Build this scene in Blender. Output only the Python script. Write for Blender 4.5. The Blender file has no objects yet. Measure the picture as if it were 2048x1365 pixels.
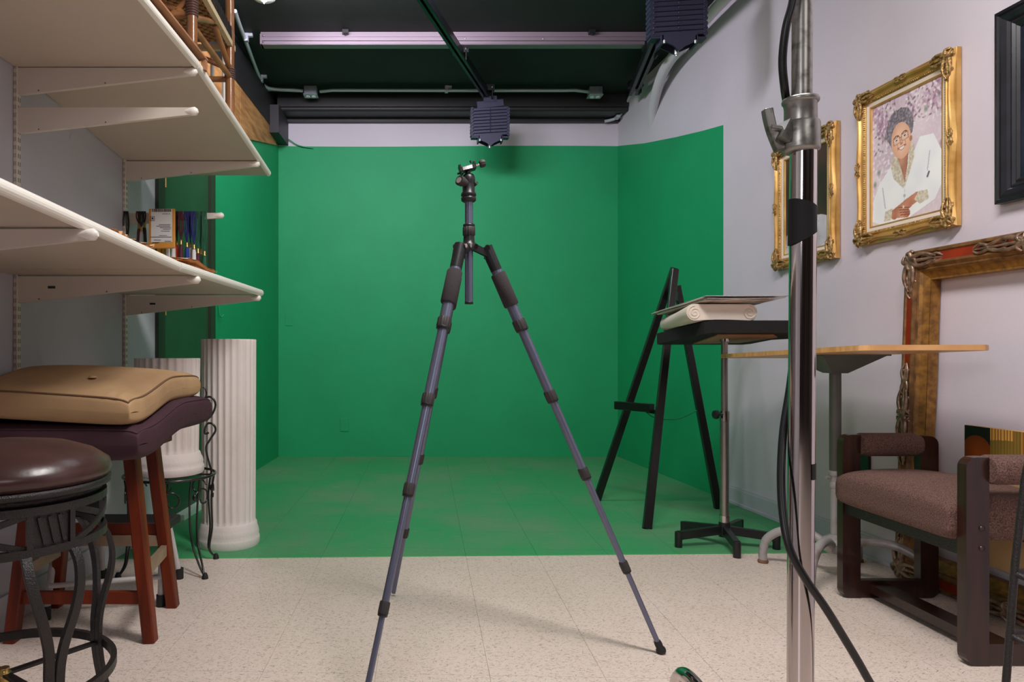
import bpy, math, random
from mathutils import Vector, Matrix
random.seed(4)
PI = math.pi
SC = bpy.context.scene
COL = SC.collection
# ------------------------------------------------------------------ camera, world, lights, exposure
F, CX, HZ, H = 1400.0, 800.0, 708.0, 0.86
cam_d = bpy.data.cameras.new('camera'); cam = bpy.data.objects.new('camera', cam_d); COL.objects.link(cam)
cam.location = (0, 0, H); cam.rotation_euler = (PI/2, 0, 0)
cam_d.sensor_width = 36; cam_d.lens = 36*F/2048
cam_d.shift_x = (1024-CX)/2048; cam_d.shift_y = (HZ-682.5)/2048
cam_d.clip_start = 0.05
SC.camera = cam
w = bpy.data.worlds.new('world'); SC.world = w; w.use_nodes = True
w.node_tree.nodes['Background'].inputs[0].default_value = (0.75, 0.78, 0.85, 1)
w.node_tree.nodes['Background'].inputs[1].default_value = 0.3
SC.view_settings.view_transform = 'Standard'; SC.view_settings.look = 'None'
SC.view_settings.exposure = 0.0; SC.view_settings.gamma = 1.0
SC.view_settings.use_curve_mapping = False
def area_light(name, loc, aim, sx, sy, power, col):
    l = bpy.data.lights.new(name, 'AREA'); l.shape = 'RECTANGLE'; l.size = sx; l.size_y = sy
    l.energy = power; l.color = col
    o = bpy.data.objects.new(name, l); COL.objects.link(o); o.location = loc
    o.rotation_euler = (Vector(aim)-Vector(loc)).to_track_quat('-Z', 'Y').to_euler(); return o
area_light('ceiling_light', (0.65, 1.3, 2.88), (0.75, 1.4, 0.0), 1.2, 0.35, 70, (1, 0.96, 0.93))
area_light('ceiling_light', (-0.25, 3.45, 2.86), (0.3, 5.85, 2.45), 1.3, 0.12, 46, (0.90, 0.88, 1))
area_light('ceiling_light', (1.3, -2.3, 2.72), (0.6, 1.5, 0.8), 1.3, 0.5, 20, (1, 0.95, 0.95))
area_light('ceiling_light', (-3.6, -3.4, 2.72), (1.4, 2.6, 0.9), 1.4, 1.2, 142, (0.97, 0.95, 1))
area_light('ceiling_light', (0.25, 3.1, 2.9), (0.3, 3.4, 0.0), 1.1, 0.3, 6, (0.9, 0.92, 1))

# ------------------------------------------------------------------ helpers
def P(px, py, Y): return Vector(((px-CX)/F*Y, Y, H-(py-HZ)/F*Y))
def G(px, py):
    Y = F*H/(py-HZ); return Vector(((px-CX)/F*Y, Y, 0))
def XL(Y): return -1.39+0.064*Y
def XR(Y): return 1.82+0.055*(5.85-Y)
def srgb(r, g, b):
    f = lambda c: (c/255/12.92) if c/255 <= 0.04045 else ((c/255+0.055)/1.055)**2.4
    return (f(r), f(g), f(b), 1)
def mat(name, c, rough=0.6, metal=0.0, var=0.0, vscale=8.0, bump=0.0, bscale=60.0, c2=None, spec=0.5, stretch=(1, 1, 1), coords='Object', coat=0.0, lo=0.35, hi=0.65):
    m = bpy.data.materials.new(name); m.use_nodes = True; nt = m.node_tree; b = nt.nodes['Principled BSDF']
    b.inputs['Base Color'].default_value = c; b.inputs['Roughness'].default_value = rough
    b.inputs['Metallic'].default_value = metal; b.inputs['Specular IOR Level'].default_value = spec
    b.inputs['Coat Weight'].default_value = coat
    if var or c2 or bump:
        if coords == 'World':
            src = nt.nodes.new('ShaderNodeNewGeometry').outputs['Position']
        else:
            src = nt.nodes.new('ShaderNodeTexCoord').outputs['Object']
        mp = nt.nodes.new('ShaderNodeMapping'); mp.inputs['Scale'].default_value = stretch
        nt.links.new(src, mp.inputs[0])
    if var or c2:
        n = nt.nodes.new('ShaderNodeTexNoise'); n.inputs['Scale'].default_value = vscale; n.inputs['Detail'].default_value = 5
        nt.links.new(mp.outputs[0], n.inputs['Vector'])
        mr = nt.nodes.new('ShaderNodeMapRange'); mr.inputs[1].default_value = lo; mr.inputs[2].default_value = hi
        nt.links.new(n.outputs[0], mr.inputs[0])
        mx = nt.nodes.new('ShaderNodeMix'); mx.data_type = 'RGBA'
        if c2 is None:
            a = tuple(v*(1-var) for v in c[:3])+(1,); d = tuple(min(1, v*(1+var)) for v in c[:3])+(1,)
        else: a, d = c, c2
        mx.inputs['A'].default_value = a; mx.inputs['B'].default_value = d
        nt.links.new(mr.outputs[0], mx.inputs[0]); nt.links.new(mx.outputs['Result'], b.inputs['Base Color'])
    if bump:
        n2 = nt.nodes.new('ShaderNodeTexNoise'); n2.inputs['Scale'].default_value = bscale; n2.inputs['Detail'].default_value = 3
        nt.links.new(mp.outputs[0], n2.inputs['Vector'])
        bp = nt.nodes.new('ShaderNodeBump'); bp.inputs['Strength'].default_value = bump; bp.inputs['Distance'].default_value = 0.004
        nt.links.new(n2.outputs[0], bp.inputs['Height']); nt.links.new(bp.outputs[0], b.inputs['Normal'])
    return m
def vcol_mat(name, rough=0.5, coat=0.0):
    m = bpy.data.materials.new(name); m.use_nodes = True; nt = m.node_tree; b = nt.nodes['Principled BSDF']
    a = nt.nodes.new('ShaderNodeVertexColor'); a.layer_name = 'Col'
    nt.links.new(a.outputs[0], b.inputs['Base Color']); b.inputs['Roughness'].default_value = rough
    b.inputs['Coat Weight'].default_value = coat
    return m
class MB:
    def __init__(s): s.v = []; s.f = []; s.sm = []; s.mi = []; s.cur = 0
    def add(s, vs, fs, smooth=False):
        o = len(s.v); s.v += [tuple(x) for x in vs]
        s.f += [tuple(i+o for i in f) for f in fs]; s.sm += [smooth]*len(fs); s.mi += [s.cur]*len(fs); return s
    def box(s, a, b):
        x0, y0, z0 = a; x1, y1, z1 = b
        if x0 > x1: x0, x1 = x1, x0
        if y0 > y1: y0, y1 = y1, y0
        if z0 > z1: z0, z1 = z1, z0
        vs = [(x0, y0, z0), (x1, y0, z0), (x1, y1, z0), (x0, y1, z0), (x0, y0, z1), (x1, y0, z1), (x1, y1, z1), (x0, y1, z1)]
        return s.add(vs, [(3, 2, 1, 0), (4, 5, 6, 7), (0, 1, 5, 4), (1, 2, 6, 5), (2, 3, 7, 6), (3, 0, 4, 7)])
    def hexa(s, vs): return s.add(vs, [(3, 2, 1, 0), (4, 5, 6, 7), (0, 1, 5, 4), (1, 2, 6, 5), (2, 3, 7, 6), (3, 0, 4, 7)])
    def beam(s, p0, p1, wx, wy, side=(1, 0, 0), wx1=None, wy1=None, ch=0.0):
        p0 = Vector(p0); p1 = Vector(p1); d = (p1-p0).normalized(); a = Vector(side); a = (a-d*a.dot(d)).normalized(); b = d.cross(a)
        wx1 = wx if wx1 is None else wx1; wy1 = wy if wy1 is None else wy1
        c = ch
        def ring(p, u, v):
            u /= 2; v /= 2
            if c <= 0: q = [(-u, -v), (u, -v), (u, v), (-u, v)]
            else: q = [(-u+c, -v), (u-c, -v), (u, -v+c), (u, v-c), (u-c, v), (-u+c, v), (-u, v-c), (-u, -v+c)]
            return [p+a*x+b*y for x, y in q]
        r0 = ring(p0, wx, wy); r1 = ring(p1, wx1, wy1); n = len(r0)
        return s.add(r0+r1, [tuple(range(n))[::-1], tuple(range(n, 2*n))]+[(i, (i+1) % n, n+(i+1) % n, n+i) for i in range(n)])
    def tube(s, pts, r, n=10, cap=True, smooth=True, flat=None, closed=False):
        pts = [Vector(p) for p in pts]; m = len(pts)
        rs = r if isinstance(r, (list, tuple)) else [r]*m
        vs = []; prev = None
        for i, p in enumerate(pts):
            if closed: t = pts[(i+1) % m]-pts[i-1]
            else: t = pts[min(i+1, m-1)]-pts[max(i-1, 0)]
            t.normalize()
            if prev is None:
                a = Vector((0, 0, 1)) if abs(t.z) < 0.9 else Vector((0, 1, 0))
            else: a = prev
            a = (a-t*a.dot(t)).normalized(); prev = a; b = t.cross(a)
            ra, rb = (rs[i], rs[i]) if flat is None else flat
            for k in range(n):
                q = 2*PI*k/n; vs.append(p+a*math.cos(q)*ra+b*math.sin(q)*rb)
        fs = []
        for i in range(m if closed else m-1):
            j = (i+1) % m
            for k in range(n): fs.append((i*n+k, i*n+(k+1) % n, j*n+(k+1) % n, j*n+k))
        s.add(vs, fs, smooth)
        if cap and not closed: s.add(vs[:n], [tuple(range(n))[::-1]]); s.add(vs[-n:], [tuple(range(n))])
        return s
    def strap(s, pts, out, w, t):
        """flat bar following pts; out = list of vectors giving the thickness direction"""
        m = len(pts); vs = []
        for i in range(m):
            p = Vector(pts[i]); tt = (Vector(pts[min(i+1, m-1)])-Vector(pts[max(i-1, 0)])).normalized()
            o = Vector(out[i]); o = (o-tt*o.dot(tt)).normalized(); b = tt.cross(o)
            for x, y in ((-1, -1), (1, -1), (1, 1), (-1, 1)): vs.append(p+b*x*w/2+o*y*t/2)
        fs = [(3, 2, 1, 0), (4*m-4, 4*m-3, 4*m-2, 4*m-1)]
        for i in range(m-1):
            for k in range(4): fs.append((4*i+k, 4*i+(k+1) % 4, 4*i+4+(k+1) % 4, 4*i+4+k))
        return s.add(vs, fs)
    def cyl(s, p0, p1, r0, r1=None, n=20, smooth=True): return s.tube([p0, p1], [r0, r0 if r1 is None else r1], n, True, smooth)
    def lathe(s, prof, c=(0, 0, 0), n=32, axis=(0, 0, 1), rad=None, smooth=True):
        c = Vector(c); d = Vector(axis).normalized(); a = Vector((1, 0, 0)) if abs(d.x) < 0.9 else Vector((0, 1, 0))
        a = (a-d*a.dot(d)).normalized(); b = d.cross(a); vs = []
        for (r, z) in prof:
            for k in range(n):
                q = 2*PI*k/n; rr = r if rad is None else r*rad(q, r, z)
                vs.append(c+d*z+a*math.cos(q)*rr+b*math.sin(q)*rr)
        m = len(prof); fs = []
        for i in range(m-1):
            for k in range(n): fs.append((i*n+k, i*n+(k+1) % n, (i+1)*n+(k+1) % n, (i+1)*n+k))
        s.add(vs, fs, smooth); s.add(vs[:n], [tuple(range(n))[::-1]]); s.add(vs[-n:], [tuple(range(n))]); return s
    def prism(s, poly, off, smooth=False):
        poly = [Vector(p) for p in poly]; off = Vector(off); n = len(poly)
        vs = poly+[p+off for p in poly]
        s.add(vs, [tuple(range(n))[::-1], tuple(range(n, 2*n))]); return s.add(vs, [(i, (i+1) % n, n+(i+1) % n, n+i) for i in range(n)], smooth)
    def ball(s, c, r, n=10, sc=(1, 1, 1)):
        c = Vector(c); vs = []; m = max(4, n//2)
        for i in range(m+1):
            t = PI*i/m
            for k in range(n):
                q = 2*PI*k/n
                vs.append(c+Vector((math.sin(t)*math.cos(q)*r*sc[0], math.sin(t)*math.sin(q)*r*sc[1], math.cos(t)*r*sc[2])))
        fs = [(i*n+k, (i+1)*n+k, (i+1)*n+(k+1) % n, i*n+(k+1) % n) for i in range(m) for k in range(n)]
        return s.add(vs, fs, True)
    def grid(s, nu, nv, fn, smooth=True, closeu=False):
        vs = [fn(i/(nu if closeu else nu-1), j/(nv-1)) for j in range(nv) for i in range(nu)]
        fs = []
        for j in range(nv-1):
            for i in range(nu if closeu else nu-1):
                k = (i+1) % nu; fs.append((j*nu+i, j*nu+k, (j+1)*nu+k, (j+1)*nu+i))
        return s.add(vs, fs, smooth)
    def obj(s, name, m, parent=None, bevel=0.0, bseg=2, recalc=True):
        me = bpy.data.meshes.new(name); me.from_pydata(s.v, [], s.f); me.update()
        me.polygons.foreach_set('use_smooth', s.sm)
        for mm in (m if isinstance(m, list) else [m]): me.materials.append(mm)
        if isinstance(m, list): me.polygons.foreach_set('material_index', s.mi)
        if recalc:
            import bmesh
            bm = bmesh.new(); bm.from_mesh(me); bmesh.ops.recalc_face_normals(bm, faces=bm.faces); bm.to_mesh(me); bm.free()
        o = bpy.data.objects.new(name, me); COL.objects.link(o)
        if parent is not None:
            o.parent = parent; o.matrix_parent_inverse = parent.matrix_basis.inverted()
        if bevel:
            md = o.modifiers.new('bevel', 'BEVEL'); md.width = bevel; md.segments = bseg; md.limit_method = 'ANGLE'
        return o
def tag(o, label, cat, group=None):
    o['label'] = label; o['category'] = cat
    if group: o['group'] = group
    return o
def thing(name, label, cat, loc, group=None):
    o = bpy.data.objects.new(name, None); COL.objects.link(o); o.location = loc; o.empty_display_size = 0.05
    return tag(o, label, cat, group)
def struct(o): o['kind'] = 'structure'; return o
def spline(pts, n=8):
    pts = [Vector(p) for p in pts]; out = []
    for i in range(len(pts)-1):
        p0 = pts[max(i-1, 0)]; p1 = pts[i]; p2 = pts[i+1]; p3 = pts[min(i+2, len(pts)-1)]
        for k in range(n):
            t = k/n; out.append(0.5*((2*p1)+(p2-p0)*t+(2*p0-5*p1+4*p2-p3)*t*t+(3*p1-p0-3*p2+p3)*t**3))
    out.append(pts[-1]); return out
def arc_pts(c, r, a0, a1, u, v, n=12):
    c = Vector(c); u = Vector(u); v = Vector(v)
    return [c+u*r*math.cos(a0+(a1-a0)*i/n)+v*r*math.sin(a0+(a1-a0)*i/n) for i in range(n+1)]
def spiral(c, r0, r1, a0, a1, u, v, n=22):
    c = Vector(c); u = Vector(u); v = Vector(v)
    return [c+(u*math.cos(a0+(a1-a0)*i/n)+v*math.sin(a0+(a1-a0)*i/n))*(r0+(r1-r0)*i/n) for i in range(n+1)]

# ------------------------------------------------------------------ materials
LAV = srgb(212, 202, 212); GRN = srgb(18, 156, 98)
M_wall = mat('lavender_wall_paint', LAV, 0.7, var=0.03, vscale=2.0, bump=0.12, bscale=180, coords='World')
M_lwall = mat('grey_wall_paint', srgb(190, 190, 198), 0.7, var=0.03, vscale=2.0, bump=0.12, bscale=180, coords='World')
M_green = mat('green_wall_paint', GRN, 0.62, var=0.04, vscale=3.0, bump=0.1, bscale=150, coords='World')
M_black = mat('black_ceiling_paint', srgb(24, 24, 25), 0.75, var=0.2, vscale=4, bump=0.15, bscale=90, coords='World')
M_blackwood = mat('black_beam_paint', srgb(38, 35, 37), 0.5, var=0.15, vscale=4, coords='World')
M_ply = mat('plywood', srgb(196, 142, 84), 0.7, c2=srgb(150, 100, 56), vscale=5, stretch=(1, 1, 6), coords='World')
M_rearstreaks = mat('rear_wall_reflection_streaks', srgb(110, 98, 94), 0.8, c2=srgb(60, 48, 44), vscale=1.6, stretch=(1, 1, 0.05), coords='World', lo=0.42, hi=0.58)  # unseen walls, dark vertical streaks put in for the chrome to mirror
M_trim = mat('lavender_trim_paint', srgb(196, 194, 202), 0.5)
M_white = mat('white_shelf_laminate', srgb(194, 180, 166), 0.45, var=0.03, vscale=3)
M_edge = mat('white_shelf_edging', srgb(240, 234, 226), 0.35)
M_bracket = mat('white_enamelled_steel', srgb(214, 204, 194), 0.35)
M_slot = mat('dark_slot', srgb(96, 90, 88), 0.8)
M_plaster = mat('white_plaster', srgb(226, 216, 212), 0.75, c2=srgb(205, 190, 182), vscale=4, stretch=(1, 1, 0.6), bump=0.25, bscale=120, lo=0.5, hi=0.8)
M_tan = mat('tan_suede_cloth', srgb(182, 148, 108), 0.85, c2=srgb(154, 122, 88), vscale=4, bump=0.25, bscale=25)
M_tanseam = mat('tan_piping', srgb(110, 80, 55), 0.8)
M_maroon = mat('maroon_cloth', srgb(62, 32, 43), 0.8, var=0.12, vscale=6, bump=0.3, bscale=30)
M_marseam = mat('maroon_piping', srgb(66, 38, 48), 0.8)
M_cherry = mat('cherry_stained_wood', srgb(118, 44, 18), 0.42, c2=srgb(80, 28, 12), vscale=4, stretch=(6, 6, 0.6), spec=0.25)
M_cherryworn = mat('worn_wood', srgb(140, 118, 96), 0.5, var=0.15, vscale=20)
M_leather = mat('brown_vinyl', srgb(64, 40, 38), 0.3, var=0.15, vscale=10, bump=0.12, bscale=50)
M_iron = mat('textured_dark_iron', srgb(33, 28, 27), 0.42, 0.1, bump=0.5, bscale=350)
M_wire = mat('black_glossy_wire', srgb(70, 68, 68), 0.22, 0.85)
M_greytube = mat('grey_painted_tube', srgb(190, 185, 184), 0.35)
M_rubber = mat('black_rubber', srgb(24, 24, 25), 0.6)
M_blk = mat('black_plastic', srgb(26, 26, 28), 0.38)
M_grip = mat('ribbed_rubber', srgb(50, 46, 46), 0.6)
M_foam = mat('foam_grip', srgb(54, 48, 50), 0.95, bump=0.4, bscale=400)
M_alu = mat('slate_blue_anodised_aluminium', srgb(112, 116, 138), 0.33, 0.65)
M_chrome = mat('aged_chrome', srgb(200, 192, 190), 0.09, 1.0, var=0.08, vscale=12, stretch=(1, 1, 0.2))
M_chromedull = mat('worn_nickel', srgb(150, 148, 142), 0.36, 0.8, c2=srgb(84, 80, 74), vscale=60, lo=0.5, hi=0.75)
M_nickel = mat('brushed_nickel_tube', srgb(150, 146, 140), 0.25, 0.9)
M_steel = mat('galvanised_steel', srgb(206, 206, 216), 0.4, 0.35)
M_box = mat('galvanised_box', srgb(165, 175, 182), 0.4, 0.6, var=0.1, vscale=40)
M_track = mat('pinkish_aluminium_track', srgb(142, 126, 136), 0.42, 0.5)
M_rail = mat('black_anodised_rail', srgb(52, 52, 58), 0.3, 0.6)
M_panto = mat('navy_black_enamel', srgb(50, 50, 72), 0.45, 0.2)
M_rivet = mat('rivet_steel', srgb(190, 190, 195), 0.3, 0.9)
M_easel = mat('black_lacquered_wood', srgb(20, 19, 19), 0.3, bump=0.1, bscale=20)
M_felt = mat('black_carpet_cloth', srgb(22, 21, 24), 0.98, bump=0.8, bscale=260)
M_rawwood = mat('raw_plywood', srgb(150, 118, 90), 0.8, var=0.1)
M_cream = mat('cream_fibreglass', srgb(226, 214, 200), 0.6, var=0.04, vscale=5, bump=0.15, bscale=60)
M_board = mat('printed_board', srgb(165, 150, 140), 0.45, c2=srgb(210, 196, 186), vscale=14, stretch=(1, 0.3, 1))
M_film = mat('crumpled_clear_film', srgb(205, 205, 205), 0.12, 0.3, bump=1.0, bscale=40)
M_pine = mat('varnished_board', srgb(222, 170, 112), 0.4, c2=srgb(196, 142, 88), vscale=6, stretch=(1, 8, 1))
M_grysteel = mat('grey_green_enamel', srgb(98, 98, 92), 0.5, 0.2, var=0.1, vscale=12)
M_pipe = mat('grey_pipe', srgb(170, 165, 164), 0.4, 0.2, c2=srgb(130, 118, 110), vscale=14, lo=0.5, hi=0.7)
M_rust = mat('rusty_collar', srgb(120, 86, 66), 0.7, var=0.2, vscale=30)
M_dkwood = mat('dark_stained_oak', srgb(52, 26, 20), 0.32, c2=srgb(32, 17, 14), vscale=5, stretch=(8, 8, 0.8), coat=0.2)
M_brown = mat('brown_tweed', srgb(120, 90, 80), 0.95, c2=srgb(76, 52, 46), vscale=330, bump=0.6, bscale=400, lo=0.4, hi=0.6)
M_gold = mat('bright_gilding', srgb(228, 184, 112), 0.34, 0.55, c2=srgb(196, 146, 76), vscale=10, bump=0.1, bscale=40)
M_goldorn = mat('antique_gilding', srgb(216, 176, 116), 0.34, 0.5, c2=srgb(110, 76, 40), vscale=90, bump=0.9, bscale=140)
M_liner = mat('cream_linen_liner', srgb(232, 214, 198), 0.8, bump=0.2, bscale=300)
M_oldgold = mat('dull_old_gilding', srgb(140, 100, 58), 0.45, 0.3, c2=srgb(92, 62, 34), vscale=30)
M_red = mat('red_lacquer_band', srgb(150, 46, 18), 0.35, c2=srgb(112, 32, 14), vscale=8)
M_silver = mat('tarnished_silver_leaf', srgb(178, 148, 126), 0.38, 0.6, c2=srgb(118, 92, 76), vscale=40, bump=0.5, bscale=80)
M_blackframe = mat('black_frame_lacquer', srgb(30, 30, 36), 0.28, var=0.2, vscale=20)
M_darkpic = mat('dark_glazed_picture', srgb(22, 26, 40), 0.25, c2=srgb(40, 46, 62), vscale=5)
M_cable = mat('black_cable_sheath', srgb(16, 16, 17), 0.4)
M_tape = mat('black_gaffer_tape', srgb(14, 14, 15), 0.7)
M_doorg = mat('shaded_green_door_paint', srgb(38, 84, 52), 0.5, var=0.1, vscale=5)  # green door standing in shade; the shade is mixed into the colour
M_doorf = mat('dark_door_frame_paint', srgb(44, 50, 36), 0.5)
M_brass = mat('brass', srgb(200, 165, 100), 0.3, 0.9)
M_kraft = mat('kraft_paper', srgb(230, 184, 138), 0.75, var=0.08, vscale=9, bump=0.5, bscale=30)
M_mailer = mat('orange_kraft_mailer', srgb(206, 142, 58), 0.65, var=0.06, bump=0.2, bscale=30)
M_paper = mat('white_label_paper', srgb(222, 222, 222), 0.6)
M_ink = mat('black_ink', srgb(40, 40, 42), 0.7)
M_cardboard = mat('cardboard', srgb(160, 112, 78), 0.85, var=0.1)
M_rattan = mat('honey_rattan', srgb(172, 118, 72), 0.3, c2=srgb(126, 80, 46), vscale=7, stretch=(1, 1, 0.4), coat=0.3)
M_binding = mat('dark_rattan_binding', srgb(88, 60, 54), 0.4)
M_weave = mat('brown_cane_weave', srgb(176, 132, 88), 0.5, var=0.2, vscale=60)
M_weavedk = mat('dark_weave_backing', srgb(56, 34, 26), 0.8)
M_creamweave = mat('cream_woven_binding', srgb(216, 198, 160), 0.5, bump=0.3, bscale=200)
M_blackweave = mat('black_woven_strand', srgb(34, 30, 32), 0.4)
M_lamp = mat('white_glass_lamp', srgb(240, 240, 238), 0.15)
M_bag = mat('dark_grey_cloth', srgb(48, 48, 54), 0.85, bump=0.3, bscale=100)
M_thresh = mat('light_strip_threshold', srgb(226, 240, 226), 0.4)  # bright strip of light at the door foot, put into the colour
M_hole = mat('photo_print', srgb(30, 30, 32), 0.4)

def floor_mat():
    m = bpy.data.materials.new('vinyl_tile_with_green_paint'); m.use_nodes = True; nt = m.node_tree; N = nt.nodes; L = nt.links
    b = N['Principled BSDF']; g = N.new('ShaderNodeNewGeometry')
    def math_(op, a, b_=None, c=None):
        n = N.new('ShaderNodeMath'); n.operation = op
        for i, v in enumerate((a, b_, c)):
            if v is None: continue
            if isinstance(v, (int, float)): n.inputs[i].default_value = v
            else: L.new(v, n.inputs[i])
        return n.outputs[0]
    def streak(rot, loc, sc, th):
        r = N.new('ShaderNodeVectorRotate'); r.rotation_type = 'Z_AXIS'; r.inputs['Angle'].default_value = rot; L.new(g.outputs['Position'], r.inputs[0])
        mp = N.new('ShaderNodeMapping'); mp.inputs['Location'].default_value = (loc, loc*1.7, 0); mp.inputs['Scale'].default_value = (sc*1.25, sc*8.0, 1)
        L.new(r.outputs[0], mp.inputs[0])
        n = N.new('ShaderNodeTexNoise'); n.inputs['Scale'].default_value = 1; n.inputs['Detail'].default_value = 1; L.new(mp.outputs[0], n.inputs['Vector'])
        return math_('GREATER_THAN', n.outputs[0], th)
    s = None
    for rot, loc, sc, th in ((0.1, 3, 36, 0.68), (0.9, 11, 42, 0.695), (1.7, 5, 40, 0.70), (2.5, 23, 36, 0.69), (-0.25, 31, 50, 0.68)):
        q = streak(rot, loc, sc, th); s = q if s is None else math_('MAXIMUM', s, q)
    lt = None
    for rot, loc in ((0.4, 41), (2.0, 57)):
        q = streak(rot, loc, 30, 0.69); lt = q if lt is None else math_('MAXIMUM', lt, q)
    def mix(f, a, c):
        n = N.new('ShaderNodeMix'); n.data_type = 'RGBA'
        for sock, v in ((n.inputs[0], f), (n.inputs['A'], a), (n.inputs['B'], c)):
            if isinstance(v, tuple) or isinstance(v, float): sock.default_value = v
            else: L.new(v, sock)
        return n.outputs['Result']
    nz = N.new('ShaderNodeTexNoise'); nz.inputs['Scale'].default_value = 3; nz.inputs['Detail'].default_value = 6; L.new(g.outputs['Position'], nz.inputs['Vector'])
    base = mix(nz.outputs[0], srgb(213, 195, 182), srgb(230, 213, 203))
    base = mix(math_('MULTIPLY', lt, 0.6), base, srgb(236, 226, 214))
    base = mix(math_('MULTIPLY', s, 0.75), base, srgb(112, 96, 80))
    # green paint beyond a slightly crooked edge, worn and patchy
    sp = N.new('ShaderNodeSeparateXYZ'); L.new(g.outputs['Position'], sp.inputs[0])
    edge = math_('SUBTRACT', sp.outputs['Y'], math_('MULTIPLY_ADD', sp.outputs['X'], 0.03, 2.962))
    edge = math_('ADD', edge, math_('MULTIPLY', math_('SUBTRACT', nz.outputs[0], 0.5), 0.012))
    isg = math_('GREATER_THAN', edge, 0.0)
    n3 = N.new('ShaderNodeTexNoise'); n3.inputs['Scale'].default_value = 1.6; n3.inputs['Detail'].default_value = 7; n3.inputs['Roughness'].default_value = 0.65; L.new(g.outputs['Position'], n3.inputs['Vector'])
    mr = N.new('ShaderNodeMapRange'); mr.inputs[1].default_value = 0.42; mr.inputs[2].default_value = 0.66; L.new(n3.outputs[0], mr.inputs[0])
    gcol = mix(mr.outputs[0], srgb(62, 158, 98), srgb(104, 150, 110))
    gcol = mix(math_('MULTIPLY', s, 0.3), gcol, srgb(36, 84, 50))
    scr = streak(0.2, 91, 9, 0.775)
    gcol = mix(math_('MULTIPLY', scr, 0.6), gcol, srgb(150, 200, 160))
    rim = math_('LESS_THAN', edge, 0.014)
    gcol = mix(math_('MULTIPLY', rim, 0.7), gcol, srgb(70, 180, 90))
    L.new(mix(isg, base, gcol), b.inputs['Base Color'])
    b.inputs['Roughness'].default_value = 0.42
    rr = math_('MULTIPLY_ADD', isg, 0.12, 0.4); L.new(rr, b.inputs['Roughness'])
    return m
M_floor = floor_mat()
M_grout = mat('dark_tile_joint', srgb(150, 132, 116), 0.8)

# ------------------------------------------------------------------ room shell
YB, ZC, YW = 5.85, 2.95, -0.8  # left wall run on unseen behind the camera to shade the left side
b = MB(); b.box((-6.2, -6.2, -0.08), (4.2, 6.0, -0.004)); fl = struct(b.obj('floor', M_floor)); fl['label'] = 'speckled beige vinyl tile floor painted green at the back'
def clip(poly, a, bb, c):   # keep a*x+b*y<=c
    out = []
    for i in range(len(poly)):
        p, q = poly[i], poly[(i+1) % len(poly)]
        dp, dq = a*p[0]+bb*p[1]-c, a*q[0]+bb*q[1]-c
        if dp <= 0: out.append(p)
        if (dp < 0 < dq) or (dq < 0 < dp):
            t = dp/(dp-dq); out.append((p[0]+(q[0]-p[0])*t, p[1]+(q[1]-p[1])*t))
    return out
e2 = Vector((0.036, 1, 0)).normalized(); e1 = Vector((e2.y, -e2.x, 0)); T = 0.3048; g_ = 0.0004
ang = math.atan2(e1.y, e1.x)
tb = MB(); tb.box((g_, g_, -0.004), (T-g_, T-g_, 0)); tile0 = tb.obj('vinyl_tile', M_floor, fl); tile_mesh = tile0.data; first = True
for j in range(-2, 14):
    for i in range(-6, 8):
        o = Vector((0.2395, 1.87, 0))+e1*T*i+e2*T*j
        q = [(g_, g_), (T-g_, g_), (T-g_, T-g_), (g_, T-g_)]
        wq = [tuple((o+e1*x+e2*y)[:2]) for x, y in q]
        c = clip(wq, -1, 0.064, 1.39); c = clip(c, 1, 0.055, 1.82+0.055*5.85) if c else c; c = clip(c, 0, 1, YB) if c else c
        if len(c) < 3: continue
        if len(c) == 4 and all((Vector(a)-Vector(d)).length < 1e-9 for a, d in zip(c, wq)):
            if first: t = tile0; first = False
            else: t = bpy.data.objects.new('vinyl_tile', tile_mesh); COL.objects.link(t); t.parent = fl
            t.location = o; t.rotation_euler = (0, 0, ang)
        else:
            area = abs(sum(c[k][0]*c[(k+1) % len(c)][1]-c[(k+1) % len(c)][0]*c[k][1] for k in range(len(c))))/2
            if area < 0.002: continue
            m_ = MB(); m_.prism([(x, y, -0.004) for x, y in c], (0, 0, 0.004)); m_.obj('vinyl_tile', M_floor, fl)
# ceiling
b = MB(); b.box((-6.2, 0.6, ZC), (4.2, 6.0, ZC+0.06)); b.cur = 1; b.box((-6.2, -6.2, ZC), (4.2, 0.6, ZC+0.06)); struct(b.obj('ceiling', [M_black, M_rearstreaks]))
# back wall: green below z 2.596, lavender strip above
def zback(x): return 2.596-0.004*math.sin((x+1)*2.2)
b = MB(); xs = [-1.05+(1.85+1.05)*i/14 for i in range(15)]
for i in range(14):
    x0, x1 = xs[i], xs[i+1]; z0, z1 = zback(x0), zback(x1)
    b.cur = 0; b.add([(x0, YB, 0), (x1, YB, 0), (x1, YB, z1), (x0, YB, z0)], [(0, 1, 2, 3)])
    b.cur = 1; b.add([(x0, YB, z0), (x1, YB, z1), (x1, YB, ZC), (x0, YB, ZC)], [(0, 1, 2, 3)])
b.cur = 1; b.box((-1.3, YB+0.001, 0), (2.2, YB+0.1, ZC)); struct(b.obj('wall_back', [M_green, M_wall], recalc=False))
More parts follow.
